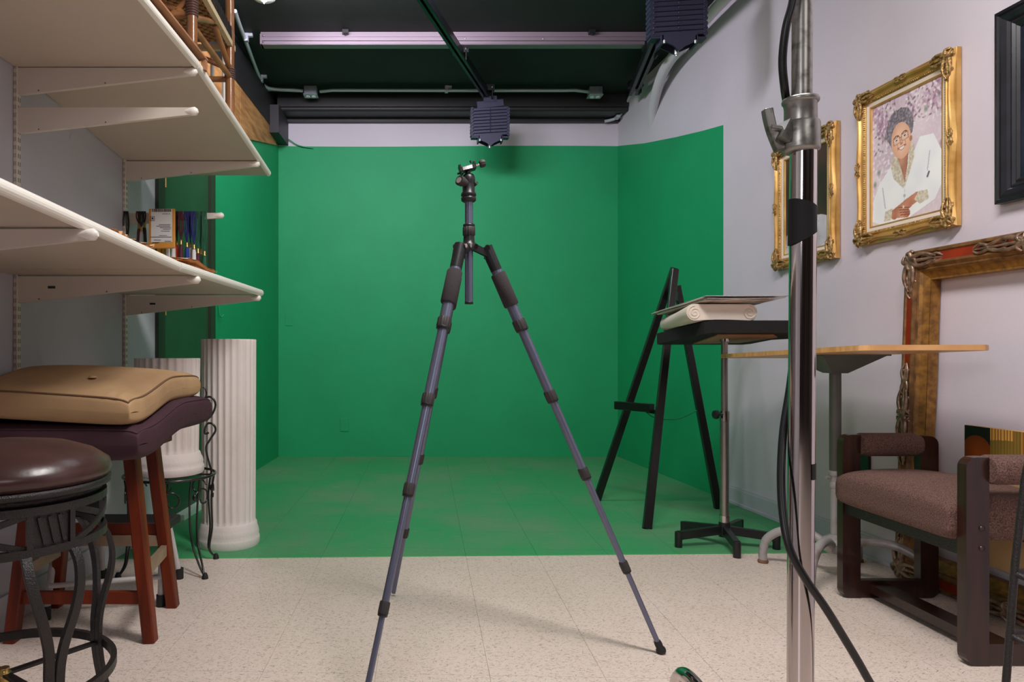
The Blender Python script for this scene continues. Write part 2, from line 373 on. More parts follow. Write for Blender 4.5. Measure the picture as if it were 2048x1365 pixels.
# right wall
b = MB()
prof = [(YB, 2.598), (5.3, 2.455), (4.76, 2.335), (4.4, 2.262), (4.143, 2.215)]
for i in range(4):
    (y0, z0), (y1, z1) = prof[i], prof[i+1]
    b.cur = 0; b.add([(XR(y0), y0, 0), (XR(y1), y1, 0), (XR(y1), y1, z1), (XR(y0), y0, z0)], [(0, 1, 2, 3)])
    b.cur = 1; b.add([(XR(y0), y0, z0), (XR(y1), y1, z1), (XR(y1), y1, ZC), (XR(y0), y0, ZC)], [(0, 1, 2, 3)])
y0, y1 = 4.143, 0.3; b.cur = 1
b.add([(XR(y0), y0, 0), (XR(y1), y1, 0), (XR(y1), y1, ZC), (XR(y0), y0, ZC)], [(0, 1, 2, 3)])
b.hexa([(XR(YB)+0.001, YB, 0), (XR(0.3)+0.001, 0.3, 0), (XR(0.3)+0.1, 0.3, 0), (XR(YB)+0.1, YB, 0), (XR(YB)+0.001, YB, ZC), (XR(0.3)+0.001, 0.3, ZC), (XR(0.3)+0.1, 0.3, ZC), (XR(YB)+0.1, YB, ZC)])
struct(b.obj('wall_right', [M_green, M_wall], recalc=False))
def wedge(y0, y1, z0, z1, d, side):   # slab on a side wall
    fx = XL if side < 0 else XR; s = 1 if side < 0 else -1
    return [(fx(y0), y0, z0), (fx(y0)+s*d, y0, z0), (fx(y1)+s*d, y1, z0), (fx(y1), y1, z0), (fx(y0), y0, z1), (fx(y0)+s*d, y0, z1), (fx(y1)+s*d, y1, z1), (fx(y1), y1, z1)]
# baseboards
b = MB(); b.hexa(wedge(4.12, 0.3, 0.001, 0.088, 0.012, 1)); b.hexa(wedge(4.12, 0.3, 0.088, 0.1, 0.006, 1)); b.hexa(wedge(4.12, 0.3, 0.001, 0.016, 0.022, 1)); struct(b.obj('baseboard_right', M_trim))
b = MB(); b.hexa(wedge(YW, 3.33, 0.001, 0.1, 0.012, -1)); struct(b.obj('baseboard_left', M_trim))
# left wall: grey to the door, door, green beyond
DY0, DY1 = 3.357, 4.19; DZ = 2.12
b = MB(); b.cur = 0
def wp(y0, y1, z0, z1, m, z0b=None, z1b=None):
    b.cur = m; z0b = z0 if z0b is None else z0b; z1b = z1 if z1b is None else z1b
    b.add([(XL(y0), y0, z0), (XL(y1), y1, z0b), (XL(y1), y1, z1b), (XL(y0), y0, z1)], [(0, 1, 2, 3)])
wp(YW, DY0, 0, ZC, 0)
def zl(y): return 2.598+(y-YB)*0.245
wp(DY0, DY1, DZ, 2.66, 2)
wp(DY0, DY1, 2.66, ZC, 3)
for i in range(4):
    a, c = DY1+(YB-DY1)*i/4, DY1+(YB-DY1)*(i+1)/4
    wp(a, c, 0, zl(a), 1, 0, zl(c)); wp(a, c, zl(a), 2.66, 2, zl(c), 2.66); wp(a, c, 2.66, ZC, 3)
b.cur = 0
b.hexa([(XL(YW)-0.1, YW, 0), (XL(YW)-0.002, YW, 0), (XL(DY0)-0.002, DY0, 0), (XL(DY0)-0.1, DY0, 0), (XL(YW)-0.1, YW, ZC), (XL(YW)-0.002, YW, ZC), (XL(DY0)-0.002, DY0, ZC), (XL(DY0)-0.1, DY0, ZC)])
b.hexa([(XL(DY1)-0.1, DY1, 0), (XL(DY1)-0.002, DY1, 0), (XL(YB)-0.002, YB, 0), (XL(YB)-0.1, YB, 0), (XL(DY1)-0.1, DY1, ZC), (XL(DY1)-0.002, DY1, ZC), (XL(YB)-0.002, YB, ZC), (XL(YB)-0.1, YB, ZC)])
WL = struct(b.obj('wall_left', [M_lwall, M_green, M_ply, M_black], recalc=False))
# plywood sheets above the green and the black beam along the ceiling
for k, (y0, y1) in enumerate(((2.6, 3.62), (3.625, 4.72), (4.725, 5.72))):
    b = MB(); b.hexa([(XL(y0)+0.0, y0, max(zl(y0), 2.2)), (XL(y0)+0.012, y0, max(zl(y0), 2.2)), (XL(y1)+0.012, y1, max(zl(y1), 2.2)), (XL(y1), y1, max(zl(y1), 2.2)),
                      (XL(y0)+0.0, y0, 2.66), (XL(y0)+0.012, y0, 2.66), (XL(y1)+0.012, y1, 2.66), (XL(y1), y1, 2.66)])
    b.obj('plywood_sheet', M_ply, WL)
b = MB(); b.hexa(wedge(2.6, 5.72, 2.66, ZC, 0.016, -1)); b.hexa(wedge(5.5, 5.84, 2.6, 2.82, 0.085, -1)); struct(b.obj('trim_1', M_blackwood))
b = MB(); b.box((XL(5.6)+0.05, 5.62, 2.815), (XR(5.6), YB-0.002, ZC)); b.box((XL(5.6)+0.05, 5.6, 2.84), (XR(5.6), 5.62, 2.93))
b.tube([(XL(5.6)+0.05, 5.63, 2.83), (XR(5.6), 5.63, 2.83)], 0.022, 10); struct(b.obj('trim_2', M_blackwood))
b = MB(); b.box((XL(5.7)+0.08, 5.8, 2.785), (XR(5.7), YB-0.002, 2.815)); struct(b.obj('trim_3', M_blackwood))
# rear room shell
for nm, a, c in (('wall_rear', (-6.2, -6.2, 0), (4.2, -6.1, ZC)), ('wall_far_left', (-6.2, -6.1, 0), (-6.1, YW+0.1, ZC)), ('wall_far_right', (4.1, -6.1, 0), (4.2, 0.4, ZC)),
                 ('wall_near_left', (-6.1, YW-0.1, 0), (XL(YW)-0.001, YW, ZC)), ('wall_near_right', (XR(0.3)+0.001, 0.3, 0), (4.1, 0.4, ZC))):
    b = MB(); b.box(a, c); struct(b.obj(nm, M_rearstreaks))
# door
dr = bpy.data.objects.new('door_1', None); COL.objects.link(dr); dr.location = (XL(3.8), 3.8, 0); struct(dr)
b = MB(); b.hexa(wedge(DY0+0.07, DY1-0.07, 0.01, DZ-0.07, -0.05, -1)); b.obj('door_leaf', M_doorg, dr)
b = MB(); b.hexa(wedge(DY0, DY0+0.08, 0, DZ, 0.018, -1)); b.hexa(wedge(DY1-0.08, DY1, 0, DZ, 0.018, -1)); b.hexa(wedge(DY0+0.08, DY1-0.08, DZ-0.08, DZ, 0.018, -1)); b.hexa(wedge(DY0, DY1, 0, DZ, -0.06, -1)) if False else None
b.hexa([(XL(DY0)-0.1, DY0-0.01, 0), (XL(DY0)-0.06, DY0-0.01, 0), (XL(DY1)-0.06, DY1+0.01, 0), (XL(DY1)-0.1, DY1+0.01, 0), (XL(DY0)-0.1, DY0-0.01, ZC), (XL(DY0)-0.06, DY0-0.01, ZC), (XL(DY1)-0.06, DY1+0.01, ZC), (XL(DY1)-0.1, DY1+0.01, ZC)])
b.obj('door_frame', M_doorf, dr)
for z in (0.3, 1.05, 1.68):
    b = MB(); b.cyl((XL(3.45)+0.012, 3.45, z), (XL(3.45)+0.012, 3.45, z+0.1), 0.008, n=8); b.obj('hinge', M_brass, dr)
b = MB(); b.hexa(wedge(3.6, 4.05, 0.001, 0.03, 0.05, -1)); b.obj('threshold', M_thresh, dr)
# painted-over outlet cover and switch plate on the green back wall
pp = P(689, 850, YB)
b = MB(); b.box((pp.x-0.035, YB-0.006, pp.z-0.055), (pp.x+0.035, YB, pp.z+0.055)); tag(b.obj('outlet_cover', M_green, bevel=0.002), 'outlet cover painted over in green low on the back wall', 'outlet')
pp = P(578, 640, YB)
b = MB(); b.box((pp.x-0.03, YB-0.005, pp.z-0.05), (pp.x+0.03, YB, pp.z+0.05)); tag(b.obj('switch_plate', M_green, bevel=0.002), 'switch plate painted green near the left corner of the back wall', 'switch plate')
b = MB(); b.tube(spline([P(553, 264, 5.8), P(575, 277, 5.82), P(597, 291, 5.83), P(627, 297, 5.84)]), 0.004, 6); tag(b.obj('loose_wire', M_green), 'thin loose wire hanging from the upper left corner of the green wall', 'wire')
pp = P(436, 612, XL(4.0)/((436-CX)/F) if False else 4.27)
b = MB(); b.tube(spline([(XL(4.27)+0.012, 4.27, 1.27), (XL(4.27)+0.014, 4.27, 1.12), (XL(4.28)+0.02, 4.285, 1.085), (XL(4.3)+0.03, 4.31, 1.1)]), 0.004, 6); tag(b.obj('wire_hook', M_green), 'small green-painted wire hook beside the shaded green door', 'hook')

# ------------------------------------------------------------------ ceiling equipment
t = thing('lighting_track', 'long pinkish aluminium track running across the black ceiling', 'track', (0.3, 4.57, 2.9))
xa, xb = (523-CX)/F*4.57, (1303-CX)/F*4.57
b = MB()
for z0, z1, yy in ((2.868, 2.886, 4.535), (2.889, 2.912, 4.53), (2.915, 2.93, 4.533)): b.box((xa, yy, z0), (xb, 4.60, z1))
b.box((xa, 4.54, 2.866), (xb, 4.60, 2.949)); b.box((xa-0.002, 4.528, 2.866), (xa+0.012, 4.6, 2.932)); b.obj('channel', M_track, t)
for px in (690, 1187):
    x = (px-CX)/F*4.48; b = MB(); b.box((x-0.02, 4.50, 2.925), (x+0.02, 4.54, 2.949)); b.cyl((x, 4.515, 2.918), (x, 4.515, 2.925), 0.008, n=8); b.obj('hanger_clip', M_blk, t)
b = MB()
for zz in (2.88, 2.92): b.ball((xa+0.02, 4.528, zz), 0.006, 8)
for px in (1085, 930): b.ball(((px-CX)/F*4.55, 4.529, 2.90), 0.006, 8)
b.obj('screws', M_rivet, t)['kind'] = 'stuff'
def rail(p0, p1, label, w=0.055):
    p0 = Vector(p0); p1 = Vector(p1); t = thing('pantograph_rail', label, 'rail', (p0+p1)/2)
    side = (p1-p0).cross(Vector((0, 0, 1))).normalized(); b = MB()
    b.beam(p0+Vector((0, 0, 0.02)), p1+Vector((0, 0, 0.02)), w, 0.02, side)
    for s in (-1, 1):
        b.beam(p0+side*s*w*0.45, p1+side*s*w*0.45, 0.006, 0.04, side)
        b.beam(p0+side*s*w*0.3-Vector((0, 0, 0.02)), p1+side*s*w*0.3-Vector((0, 0, 0.02)), w*0.3, 0.005, side)
    b.obj('channel', M_rail, t); return t, side
r1, sd1 = rail((-0.03, 3.45, 2.83), (0.685, 5.40, 2.83), 'black ceiling rail running diagonally through the middle of the ceiling')
r2, sd2 = rail((1.36, 3.0, 2.83), (1.76, 5.28, 2.83), 'black ceiling rail beside the right wall', 0.07)
for r_, pts in ((r1, ((0.40, 4.62), (0.66, 5.28))), (r2, ((1.635, 4.56), (1.75, 5.2)))):
    for x, y in pts:
        b = MB(); b.box((x-0.05, y-0.03, 2.84), (x+0.05, y+0.03, 2.885)); b.box((x+0.03, y-0.03, 2.79), (x+0.036, y+0.03, 2.85))
        b.cyl((x-0.04, y-0.035, 2.83), (x-0.04, y-0.03, 2.83), 0.01, n=8); b.obj('mounting_bracket', M_blk, r_)
        b = MB()
        for dx in (-0.03, 0.03): b = MB(); b.ball((x+dx, y-0.032, 2.86), 0.007, 8); b.obj('bolt', M_rivet, r_)
def pantograph(px, py_top, py_bot, Y, wdt, label, nlay, tilt):
    x = (px-CX)/F*Y; zt = H+(HZ-py_top)/F*Y; zb = H+(HZ-py_bot)/F*Y; h = zt-zb
    t = thing('pantograph_hanger', label, 'pantograph', (x, Y, zb), 'folded pantograph hangers under the ceiling rails')
    
    b = MB(); b.box((x-0.05, Y-0.035, zt-0.02), (x+0.05, Y+0.035, zt+0.03)); b.box((x-0.025, Y-0.03, zt+0.03), (x+0.025, Y+0.03, 2.81))
    b.beam((x-0.1, Y-0.02, zt-0.04), (x+0.1, Y-0.02, zt-0.02), 0.05, 0.03, (0, 0, 1)); b.obj('carriage', M_panto, t)
    top = zt-h*0.16; bot = zb+h*0.2; st = (top-bot)/nlay
    for i in range(nlay):
        z = bot+st*(i+0.5)
        off = 0.004*math.sin(i*2.1)
        for s, yy in ((1, -0.03), (-1, 0.0), (1, 0.03)):
            dz = 0.006+0.003*tilt
            b = MB(); b.beam((x-wdt/2+off, Y+yy, z-dz*(1 if s > 0 else -0.4)), (x+wdt/2+off, Y+yy, z+dz*(1 if s > 0 else -0.4)), st*0.9, 0.006, (0, 0, 1), ch=0.003)
            b.obj('scissor_bar', M_panto, t)
    b = MB()
    for i in range(nlay):
        z = bot+st*(i+0.5)
        b.ball((x, Y-0.036, z), 0.0055, 6); b.ball((x+wdt/2-0.012, Y-0.036, z+0.006), 0.0055, 6); b.ball((x-wdt/2+0.012, Y-0.036, z-0.004), 0.0055, 6)
        for s in (-1, 1): b.cyl((x+s*(wdt/2-0.006), Y-0.034, z), (x+s*(wdt/2-0.006), Y+0.034, z), st*0.5, n=8)
    b.obj('rivets', M_panto, t)['kind'] = 'stuff'
    b = MB()
    for i in range(nlay): b.ball((x, Y-0.037, bot+st*(i+0.5)), 0.0035, 6)
    b.obj('rivet_heads', M_rivet, t)['kind'] = 'stuff'
    zz = bot
    b = MB(); wv = wdt*0.31
    b.prism([(x-wv, Y-0.04, zz+0.01), (x+wv, Y-0.04, zz+0.02), (x+wv, Y-0.04, zz-0.03), (x+0.03, Y-0.04, zz-0.055), (x, Y-0.04, zz-0.08), (x-0.03, Y-0.04, zz-0.055), (x-wv, Y-0.04, zz-0.03)], (0, 0.008, 0))
    b.prism([(x-wv, Y+0.03, zz+0.01), (x+wv, Y+0.03, zz+0.02), (x+wv, Y+0.03, zz-0.03), (x, Y+0.03, zz-0.07), (x-wv, Y+0.03, zz-0.03)], (0, 0.008, 0))
    for s in (-1, 1): b.box((x+s*wv-0.006, Y-0.04, zz-0.045), (x+s*wv+0.006, Y+0.04, zz+0.0))
    b.box((x-wdt/2, Y-0.03, zz-0.014), (x+wdt/2, Y+0.03, zz-0.004)); b.obj('lower_bracket', M_panto, t)
    b = MB(); b.cyl((x, Y, zz-0.085), (x, Y, zz-0.055), 0.012, n=10); b.cyl((x, Y, zb-0.012), (x, Y, zz-0.08), 0.006, n=8)
    for s in (-1, 1): b.cyl((x+s*wv*0.9, Y-0.045, zz-0.045), (x+s*wv*0.9, Y-0.045, zz-0.03), 0.006, n=6)
    b.obj('spigot', M_rivet, t)
pantograph(979.5, 203, 292, 5.34, 0.286, 'folded black pantograph hanger in the centre above the green wall', 9, 1)
pantograph(1353, -48, 108, 3.63, 0.285, 'large folded black pantograph hanger near the right wall at the top of the picture', 10, 1)
# conduits with boxes
b = MB(); YC = 5.46; zc = 2.915
def cpt(px, py): Y = (zc-H)*F/(HZ-py); return Vector(((px-CX)/F*Y, Y, zc))
path = [cpt(470, 22), cpt(480, 52), cpt(500, 105), cpt(517, 150), cpt(523, 165), cpt(534, 175), cpt(552, 178.5), cpt(590, 180), cpt(604, 182)]
b.tube(spline(path, 5), 0.0125, 10)
b2 = [cpt(640, 183), cpt(650, 182), cpt(664, 180.5), cpt(700, 180.5), cpt(900, 181), cpt(1130, 181), cpt(1150, 180.5), cpt(1162, 182), cpt(1178, 184)]
t = thing('conduit_run', 'galvanised conduit with two socket boxes across the rear ceiling', 'conduit', (0, YC, zc))
b.obj('conduit_pipe', M_steel, t)
b = MB(); b.tube(b2, 0.0125, 10); b.obj('conduit_pipe', M_steel, t)
b = MB(); b.tube([cpt(511, 178), cpt(606, 181.5)], 0.0125, 10); b.obj('conduit_pipe', M_steel, t)
for px, py in ((622, 184), (1189, 185)):
    c = cpt(px, py); b = MB(); b.box((c.x-0.05, c.y-0.05, 2.885), (c.x+0.05, c.y+0.03, 2.947)); bx = b.obj('socket_box', M_box, t, bevel=0.004)
    b = MB(); b.box((c.x-0.056, c.y-0.056, 2.877), (c.x+0.056, c.y+0.036, 2.885)); b.obj('cover_plate', M_box, bx, bevel=0.003)
    for s in (-1, 1):
        b = MB(); b.cyl((c.x+s*0.022, c.y-0.01, 2.868), (c.x+s*0.022, c.y-0.01, 2.877), 0.017, n=14); b.obj('socket', M_paper, bx)
for px, py in ((493, 78), (893, 181), (523, 160)):
    c = cpt(px, py); b = MB(); b.box((c.x-0.012, c.y-0.015, zc-0.017), (c.x+0.012, c.y+0.015, 2.949)); b.box((c.x+0.01, c.y-0.012, 2.93), (c.x+0.04, c.y+0.012, 2.949)); b.obj('pipe_strap', M_steel, t)
t = thing('conduit_elbow', 'short white-painted conduit bending down to the upper right corner', 'conduit', P(1250, 215, 5.7))
b = MB(); b.tube(spline([P(1209, 243, 5.8), P(1222, 240, 5.79), P(1236, 234, 5.74), P(1250, 215, 5.66), P(1258, 197, 5.58), P(1266, 178, 5.5)], 6), 0.012, 10); b.obj('conduit_pipe', M_trim, t)
b = MB(); b.box(P(1228, 240, 5.77), P(1241, 229, 5.7)); b.box(P(1262, 184, 5.53), P(1271, 175, 5.46)); b.obj('pipe_strap', M_steel, t)
b = MB(); z0 = 2.87
b.tube(spline([(1.875, 5.2, 2.56), (1.83, 5.05, 2.66), (1.79, 4.75, 2.78), (1.80, 4.4, 2.83), (1.82, 3.6, 2.85), (1.84, 2.6, 2.85)], 6), 0.035, 12)
tag(b.obj('painted_pipe', M_wall), 'fat lavender-painted pipe in the corner of right wall and ceiling', 'pipe')
t = thing('ceiling_lamp', 'white glass ceiling lamp with a pointed finial at the top left', 'lamp', (-0.77, 3.96, 2.95))
c = Vector((-0.769, 3.96, 2.86)); b = MB(); b.lathe([(0.045, 0.09), (0.055, 0.06), (0.05, 0.04)], c, 24); b.obj('lamp_holder', M_lamp, t)
b = MB(); b.lathe([(0.045, 0.05), (0.066, 0.03), (0.064, 0.012), (0.04, 0.0), (0.015, -0.006)], c, 24); b.obj('glass_shade', M_lamp, t)
b = MB(); b.lathe([(0.018, 0.0), (0.016, -0.006), (0.006, -0.012), (0.002, -0.02)], c, 12); b.obj('finial', M_lamp, t)

# ------------------------------------------------------------------ shelving on the left wall
def fe(Y): return -0.658+0.06*(Y-2.264)   # x of shelf front edge
def shelf(y0, z0, y1, z1, label, th=0.02, edge=0.03):
    t = thing('shelf_board', label, 'shelf', ((XL(y0)+fe(y0))/2, (y0+y1)/2, (z0+z1)/2), 'white shelves on the left wall')
    b = MB(); n = 1
    a = [(XL(y0)+0.003, y0, z0), (fe(y0), y0, z0), (fe(y1), y1, z1), (XL(y1)+0.003, y1, z1)]
    b.hexa(a+[(x, y, z+th) for x, y, z in a]); b.obj('panel', M_white, t)
    b = MB(); pts = []
    for k in range(9):
        q = -PI/2+PI*k/8; pts.append((math.cos(q)*0.012, math.sin(q)*(th+0.008)/2+th/2))
    for (x, y, z) in ((fe(y0), y0, z0), (fe(y1), y1, z1)): pass
    v = [Vector((fe(y0)+dx, y0, z0+dz)) for dx, dz in [(-0.004, -0.004), *pts, (-0.004, th+0.004)]]
    off = Vector((fe(y1)-fe(y0), y1-y0, z1-z0)); b.prism(v, off); b.obj('edging', M_edge, t)
    return t
def slant(y, a, c): return a[1]+(c[1]-a[1])*(y-a[0])/(c[0]-a[0])
shelf(1.15, 1.80, 2.258, 1.786, 'upper white shelf board nearest the camera with a cardboard sheet on it')
shelf(2.262, 1.786, 3.2, 1.676, 'upper white shelf board at the far end, sagging toward the back')
shelf(0.95, 1.165, 2.1, 1.114, 'lower white shelf board nearest the camera with a thick bright edge')
shelf(2.104, 1.114, 3.07, 1.117, 'lower white shelf board at the far end holding crumpled paper')
def bracket(y, z, L, label, h0=0.085, h1=0.022, th=0.014):
    x0 = XL(y)+0.012; t = thing('shelf_bracket', label, 'bracket', (x0, y, z), 'white steel shelf brackets')
    b = MB(); b.prism([(x0, y-th/2, z), (x0+L, y-th/2, z), (x0+L+0.006, y-th/2, z-0.008), (x0+L, y-th/2, z-h1), (x0+0.02, y-th/2, z-h0), (x0, y-th/2, z-h0)], (0, th, 0)); b.obj('arm', M_bracket, t, bevel=0.003)
    b = MB(); b.tube([(x0+L-0.035, y, z-0.012), (x0+L-0.01, y, z-0.011), (x0+L+0.004, y, z-0.01), (x0+L+0.012, y, z-0.009)], [0.006, 0.013, 0.014, 0.006], 12); b.obj('tip', M_edge, t)
    b = MB()
    for f in (0.12, 0.5): b.cyl((x0+L*f, y-th/2-0.001, z-h0+(h0-h1)*f+0.004), (x0+L*f, y+0.001, z-h0+(h0-h1)*f+0.004), 0.0025, n=6)
    b.obj('punched_hole', M_slot, t); return t
bracket(2.264, 1.783, 0.565, 'bracket under the joint of the upper white shelves, at the left')
bracket(2.264, 1.655, 0.568, 'empty bracket jutting out below the upper shelves', h0=0.082)
bracket(3.03, 1.692, 0.565, 'bracket under the far end of the upper shelf')
bracket(1.546, 1.134, 0.60, 'bracket under the lower shelf nearest the camera')
bracket(2.264, 1.110, 0.575, 'middle bracket under the lower shelf with a small black sticker')
bracket(3.03, 1.112, 0.570, 'bracket under the far end of the lower shelf')
bracket(3.06, 1.475, 0.40, 'short bracket carrying the hanging tassels', h0=0.05)
for px, py, Y in ((103, 575, 2.256), (305, 608, 3.022)):
    c = P(px, py, Y); b = MB(); b.box((c.x-0.012, Y, c.z-0.004), (c.x+0.012, Y+0.0012, c.z+0.004)); tag(b.obj('sticker', M_ink), 'tiny black sticker on a white bracket under the lower shelf, the %s one' % ('near' if Y < 3 else 'far'), 'sticker')
for y, label in ((2.264, 'slotted white upright on the left wall nearer the camera'), (3.03, 'slotted white upright on the left wall nearer the door')):
    t = thing('shelf_upright', label, 'upright', (XL(y), y, 0.66), 'slotted shelf uprights')
    b = MB(); x = XL(y); b.box((x, y-0.012, 0.62), (x+0.013, y+0.012, 2.35)); b.obj('channel', M_bracket, t, bevel=0.002)
    b = MB(); z = 0.66
    while z < 2.3:
        for dy in (-0.0125,): b.box((x+0.003, y+dy, z), (x+0.0045, y+dy+0.001, z+0.014)); b.box((x+0.008, y+dy, z+0.0), (x+0.0095, y+dy+0.001, z+0.014))
        for dy in (-0.006, 0.004): b.box((x+0.0125, y+dy, z), (x+0.0135, y+dy+0.003, z+0.014))
        z += 0.026
    o = b.obj('slots', M_slot, t); o['kind'] = 'stuff'
# things on the lower shelf: paper, caps, bag, envelopes
def crumple(path, wid, seed, amp=0.012, n=14):
    rnd = random.Random(seed); b = MB(); m = 5; vs = []
    P0 = spline(path, 4); N = len(P0)
    for i, p in enumerate(P0):
        for j in range(m): vs.append(p+Vector((-(j/(m-1))*wid, rnd.uniform(-0.006, 0.006), rnd.uniform(-amp, amp) if j else rnd.uniform(-amp, amp)*0.7)))
    top = [v+Vector((0, 0, 0.004)) for v in vs]
    fs = []
    for i in range(N-1):
        for j in range(m-1):
            a = i*m+j; fs.append((a, a+1, a+m+1, a+m)); fs.append((a+N*m, a+m+N*m, a+m+1+N*m, a+1+N*m))
    b.add(vs+top, fs, False); return b
# raised so it peeks over the front edge of the shelf
def tp(px, py, Y): return P(px, py, Y)
def xe(px): # Y where pixel column meets a line 5 cm behind the shelf edge
    k = (px-CX)/F; return (-0.658-0.05-0.06*2.264)/(k-0.06)
b = crumple([tp(232, 462, xe(232)), tp(250, 474, xe(250)), tp(270, 487, xe(270)), tp(290, 489, xe(290)), tp(309, 490, xe(309))], 0.16, 3)
tag(b.obj('crumpled_paper', M_kraft), 'crumpled tan paper on the lower shelf beside two black caps', 'paper')
for px, py in ((243, 486), (268, 494)):
    Y = xe(px)-0.02; c = P(px, py, Y); b = MB(); b.cyl(c-Vector((0, 0.012, 0.0)), c+Vector((0, 0.012, 0)), 0.019, n=20); b.cyl(c-Vector((0, 0.014, 0.0)), c-Vector((0, 0.011, 0)), 0.015, n=20)
    tag(b.obj('lens_cap', M_blk), 'round black cap on the shelf edge, %s' % ('partly hidden under the crumpled paper' if px == 243 else 'in front of the crumpled paper'), 'cap', 'black caps on the lower shelf')
b = MB(); q = [tp(148, 443, 1.72), tp(175, 441, 1.8), tp(205, 446, 1.9), tp(218, 458, 1.95), tp(226, 474, 2.0)]
pts = spline([p+Vector((-0.1, 0, -0.045)) for p in q], 4); b.tube([p+Vector((0, 0, 0.014)) for p in pts], 0.03, 14, flat=(0.03, 0.075)); tag(b.obj('cloth_bag', M_bag), 'dark grey cloth bag lying on the lower shelf', 'bag')
t = thing('folded_envelope', 'folded brown paper bag on the far end of the lower shelf', 'paper bag', tp(400, 545, 2.8))
b = crumple([tp(360, 529, xe(362)), tp(385, 535, xe(385)), tp(415, 545, xe(412)), tp(440, 556, xe(433))], 0.2, 8, 0.007); b.obj('paper_layer', M_kraft, t)
b = crumple([tp(372, 520, xe(372)), tp(393, 522, xe(393)), tp(415, 536, xe(412)), tp(436, 547, xe(430))], 0.16, 9, 0.006); b.obj('paper_layer', M_kraft, t)
# mailer with label
def quad_box(b, c, u, v, w_, hh, th, n):
    u = Vector(u)*w_/2; v = Vector(v)*hh/2; n = Vector(n)*th; c = Vector(c)
    a = [c-u-v, c+u-v, c+u+v, c-u+v]; b.hexa([p for p in a]+[p+n for p in a]); return b
YM = 2.97; mc = P(323, 457, YM); t = thing('padded_mailer', 'orange kraft padded mailer with a white postal label, standing on the shelf', 'mailer', (mc.x, YM, mc.z-0.08))
sc_ = YM/F; b = MB(); quad_box(b, mc+Vector((0, 0.002, 0)), (1, 0, 0.01), (0, 0, 1), 53*sc_, 80*sc_, 0.012, (0, 1, 0)); b.obj('envelope', M_mailer, t, bevel=0.005)
lb = MB(); quad_box(lb, mc+Vector((0.0, 0.0, 0.012)), (1, 0, 0.01), (0, 0, 1), 42*sc_, 66*sc_, 0.002, (0, 1, 0)); lab = lb.obj('postal_label', M_paper, t)
ink = MB(); L0 = P(302, 417.5, YM); rnd = random.Random(2)
def inkbox(px0, py0, px1, py1):
    a = P(px0, py0, YM); c = P(px1, py1, YM); ink.box((a.x, YM-0.001, a.z), (c.x, YM+0.0005, c.z))
x = 304
while x < 342:
    wv = rnd.choice((0.6, 0.9, 1.4)); inkbox(x, 418.5, x+wv, 424); x += wv+rnd.choice((0.6, 1.0))
for yy, x0, x1 in ((427.5, 325, 341), (449, 318, 341), (452, 313, 340), (455, 320, 342), (458, 326, 341), (462, 322, 339), (471, 318, 334), (480, 308, 322), (482, 330, 342), (485, 305, 318)):
    x = x0
    while x < x1: wv = rnd.uniform(0.8, 2.2); inkbox(x, yy, min(x+wv, x1), yy+1.2); x += wv+0.8
inkbox(301, 474, 343, 475)
inkbox(301, 433, 309, 433.8); inkbox(301, 441, 309, 441.8); inkbox(301, 433, 301.8, 441.8); inkbox(308.3, 433, 309, 441.8); inkbox(303.5, 435.5, 306.5, 439)
ink.obj('label_print', M_ink, lab)['kind'] = 'stuff'
# hanging tassels
cols = {'maroon': srgb(84, 24, 40), 'black': srgb(26, 24, 28), 'navy': srgb(34, 38, 110), 'blue': srgb(30, 60, 150), 'white': srgb(230, 228, 226), 'red': srgb(214, 62, 34), 'gold': srgb(214, 160, 50), 'green': srgb(30, 92, 66), 'silver': srgb(170, 170, 176)}
TM = {k: mat('tassel_'+k, v, 0.6, bump=0.6, bscale=200, stretch=(1, 1, 0.1)) for k, v in cols.items()}
tl = [(254, 'silver', 520, 'black strand hanging beside the upright'), (278, 'maroon', 486, 'left of the mailer'), (289, 'black', 484, 'just left of the mailer'), (283, 'silver', 492, 'between maroon and black ones'),
      (318, 'gold', 517, 'under the left half of the mailer'), (326, 'gold', 519, 'under the middle of the mailer'), (336, 'white', 518, 'under the right half of the mailer'), (347, 'white', 518, 'at the right corner of the mailer'),
      (354, 'red', 520, 'right of the mailer'), (362, 'maroon', 518, 'between the red and the blue one'), (374, 'blue', 523, 'in the middle of the bunch'), (381, 'silver', 524, 'beside the blue one'), (388, 'white', 527, 'near the right of the bunch'),
      (396, 'maroon', 535, 'second from the right end'), (402, 'green', 537, 'with the thin loose threads'), (409, 'green', 540, 'at the right end')]
for i, (px, c, pb, where) in enumerate(tl):
    Y = 3.03+0.012*(i % 3); t = thing('graduation_tassel', '%s tassel hanging from the short bracket, %s' % (c, where), 'tassel', P(px, 425, Y), 'tassels hung on the short bracket')
    head = pb-38; top = P(px+(i % 2), 424, Y); hd = P(px, head, Y); bt = P(px+0.5, pb, Y)
    cordm = TM['navy'] if 370 < px < 392 else (TM['green'] if px > 392 else TM['maroon' if c == 'maroon' else 'black'])
    b = MB()
    for k in (-2, -1, 0, 1, 2): b.tube(spline([top+Vector((k*0.004, -0.012, 0)), (top+hd)/2+Vector((k*0.0045+0.004*math.sin(i*2+k), -0.01, 0)), hd], 3), 0.0026, 5)
    b.obj('cord', cordm, t)
    b = MB(); b.lathe([(0.004, 0.0), (0.0065, -0.003), (0.006, -0.018), (0.008, -0.022)], hd, 10); b.obj('cap', M_brass, t)
    b = MB(); b.lathe([(0.006, 0.0), (0.0085, -0.015), (0.0095, -0.05), (0.0105, -(hd.z-0.02-bt.z))], hd-Vector((0, 0, 0.02)), 12, rad=lambda q, r, z: 1+0.12*math.sin(6*q)); b.obj('fringe', TM[c], t)

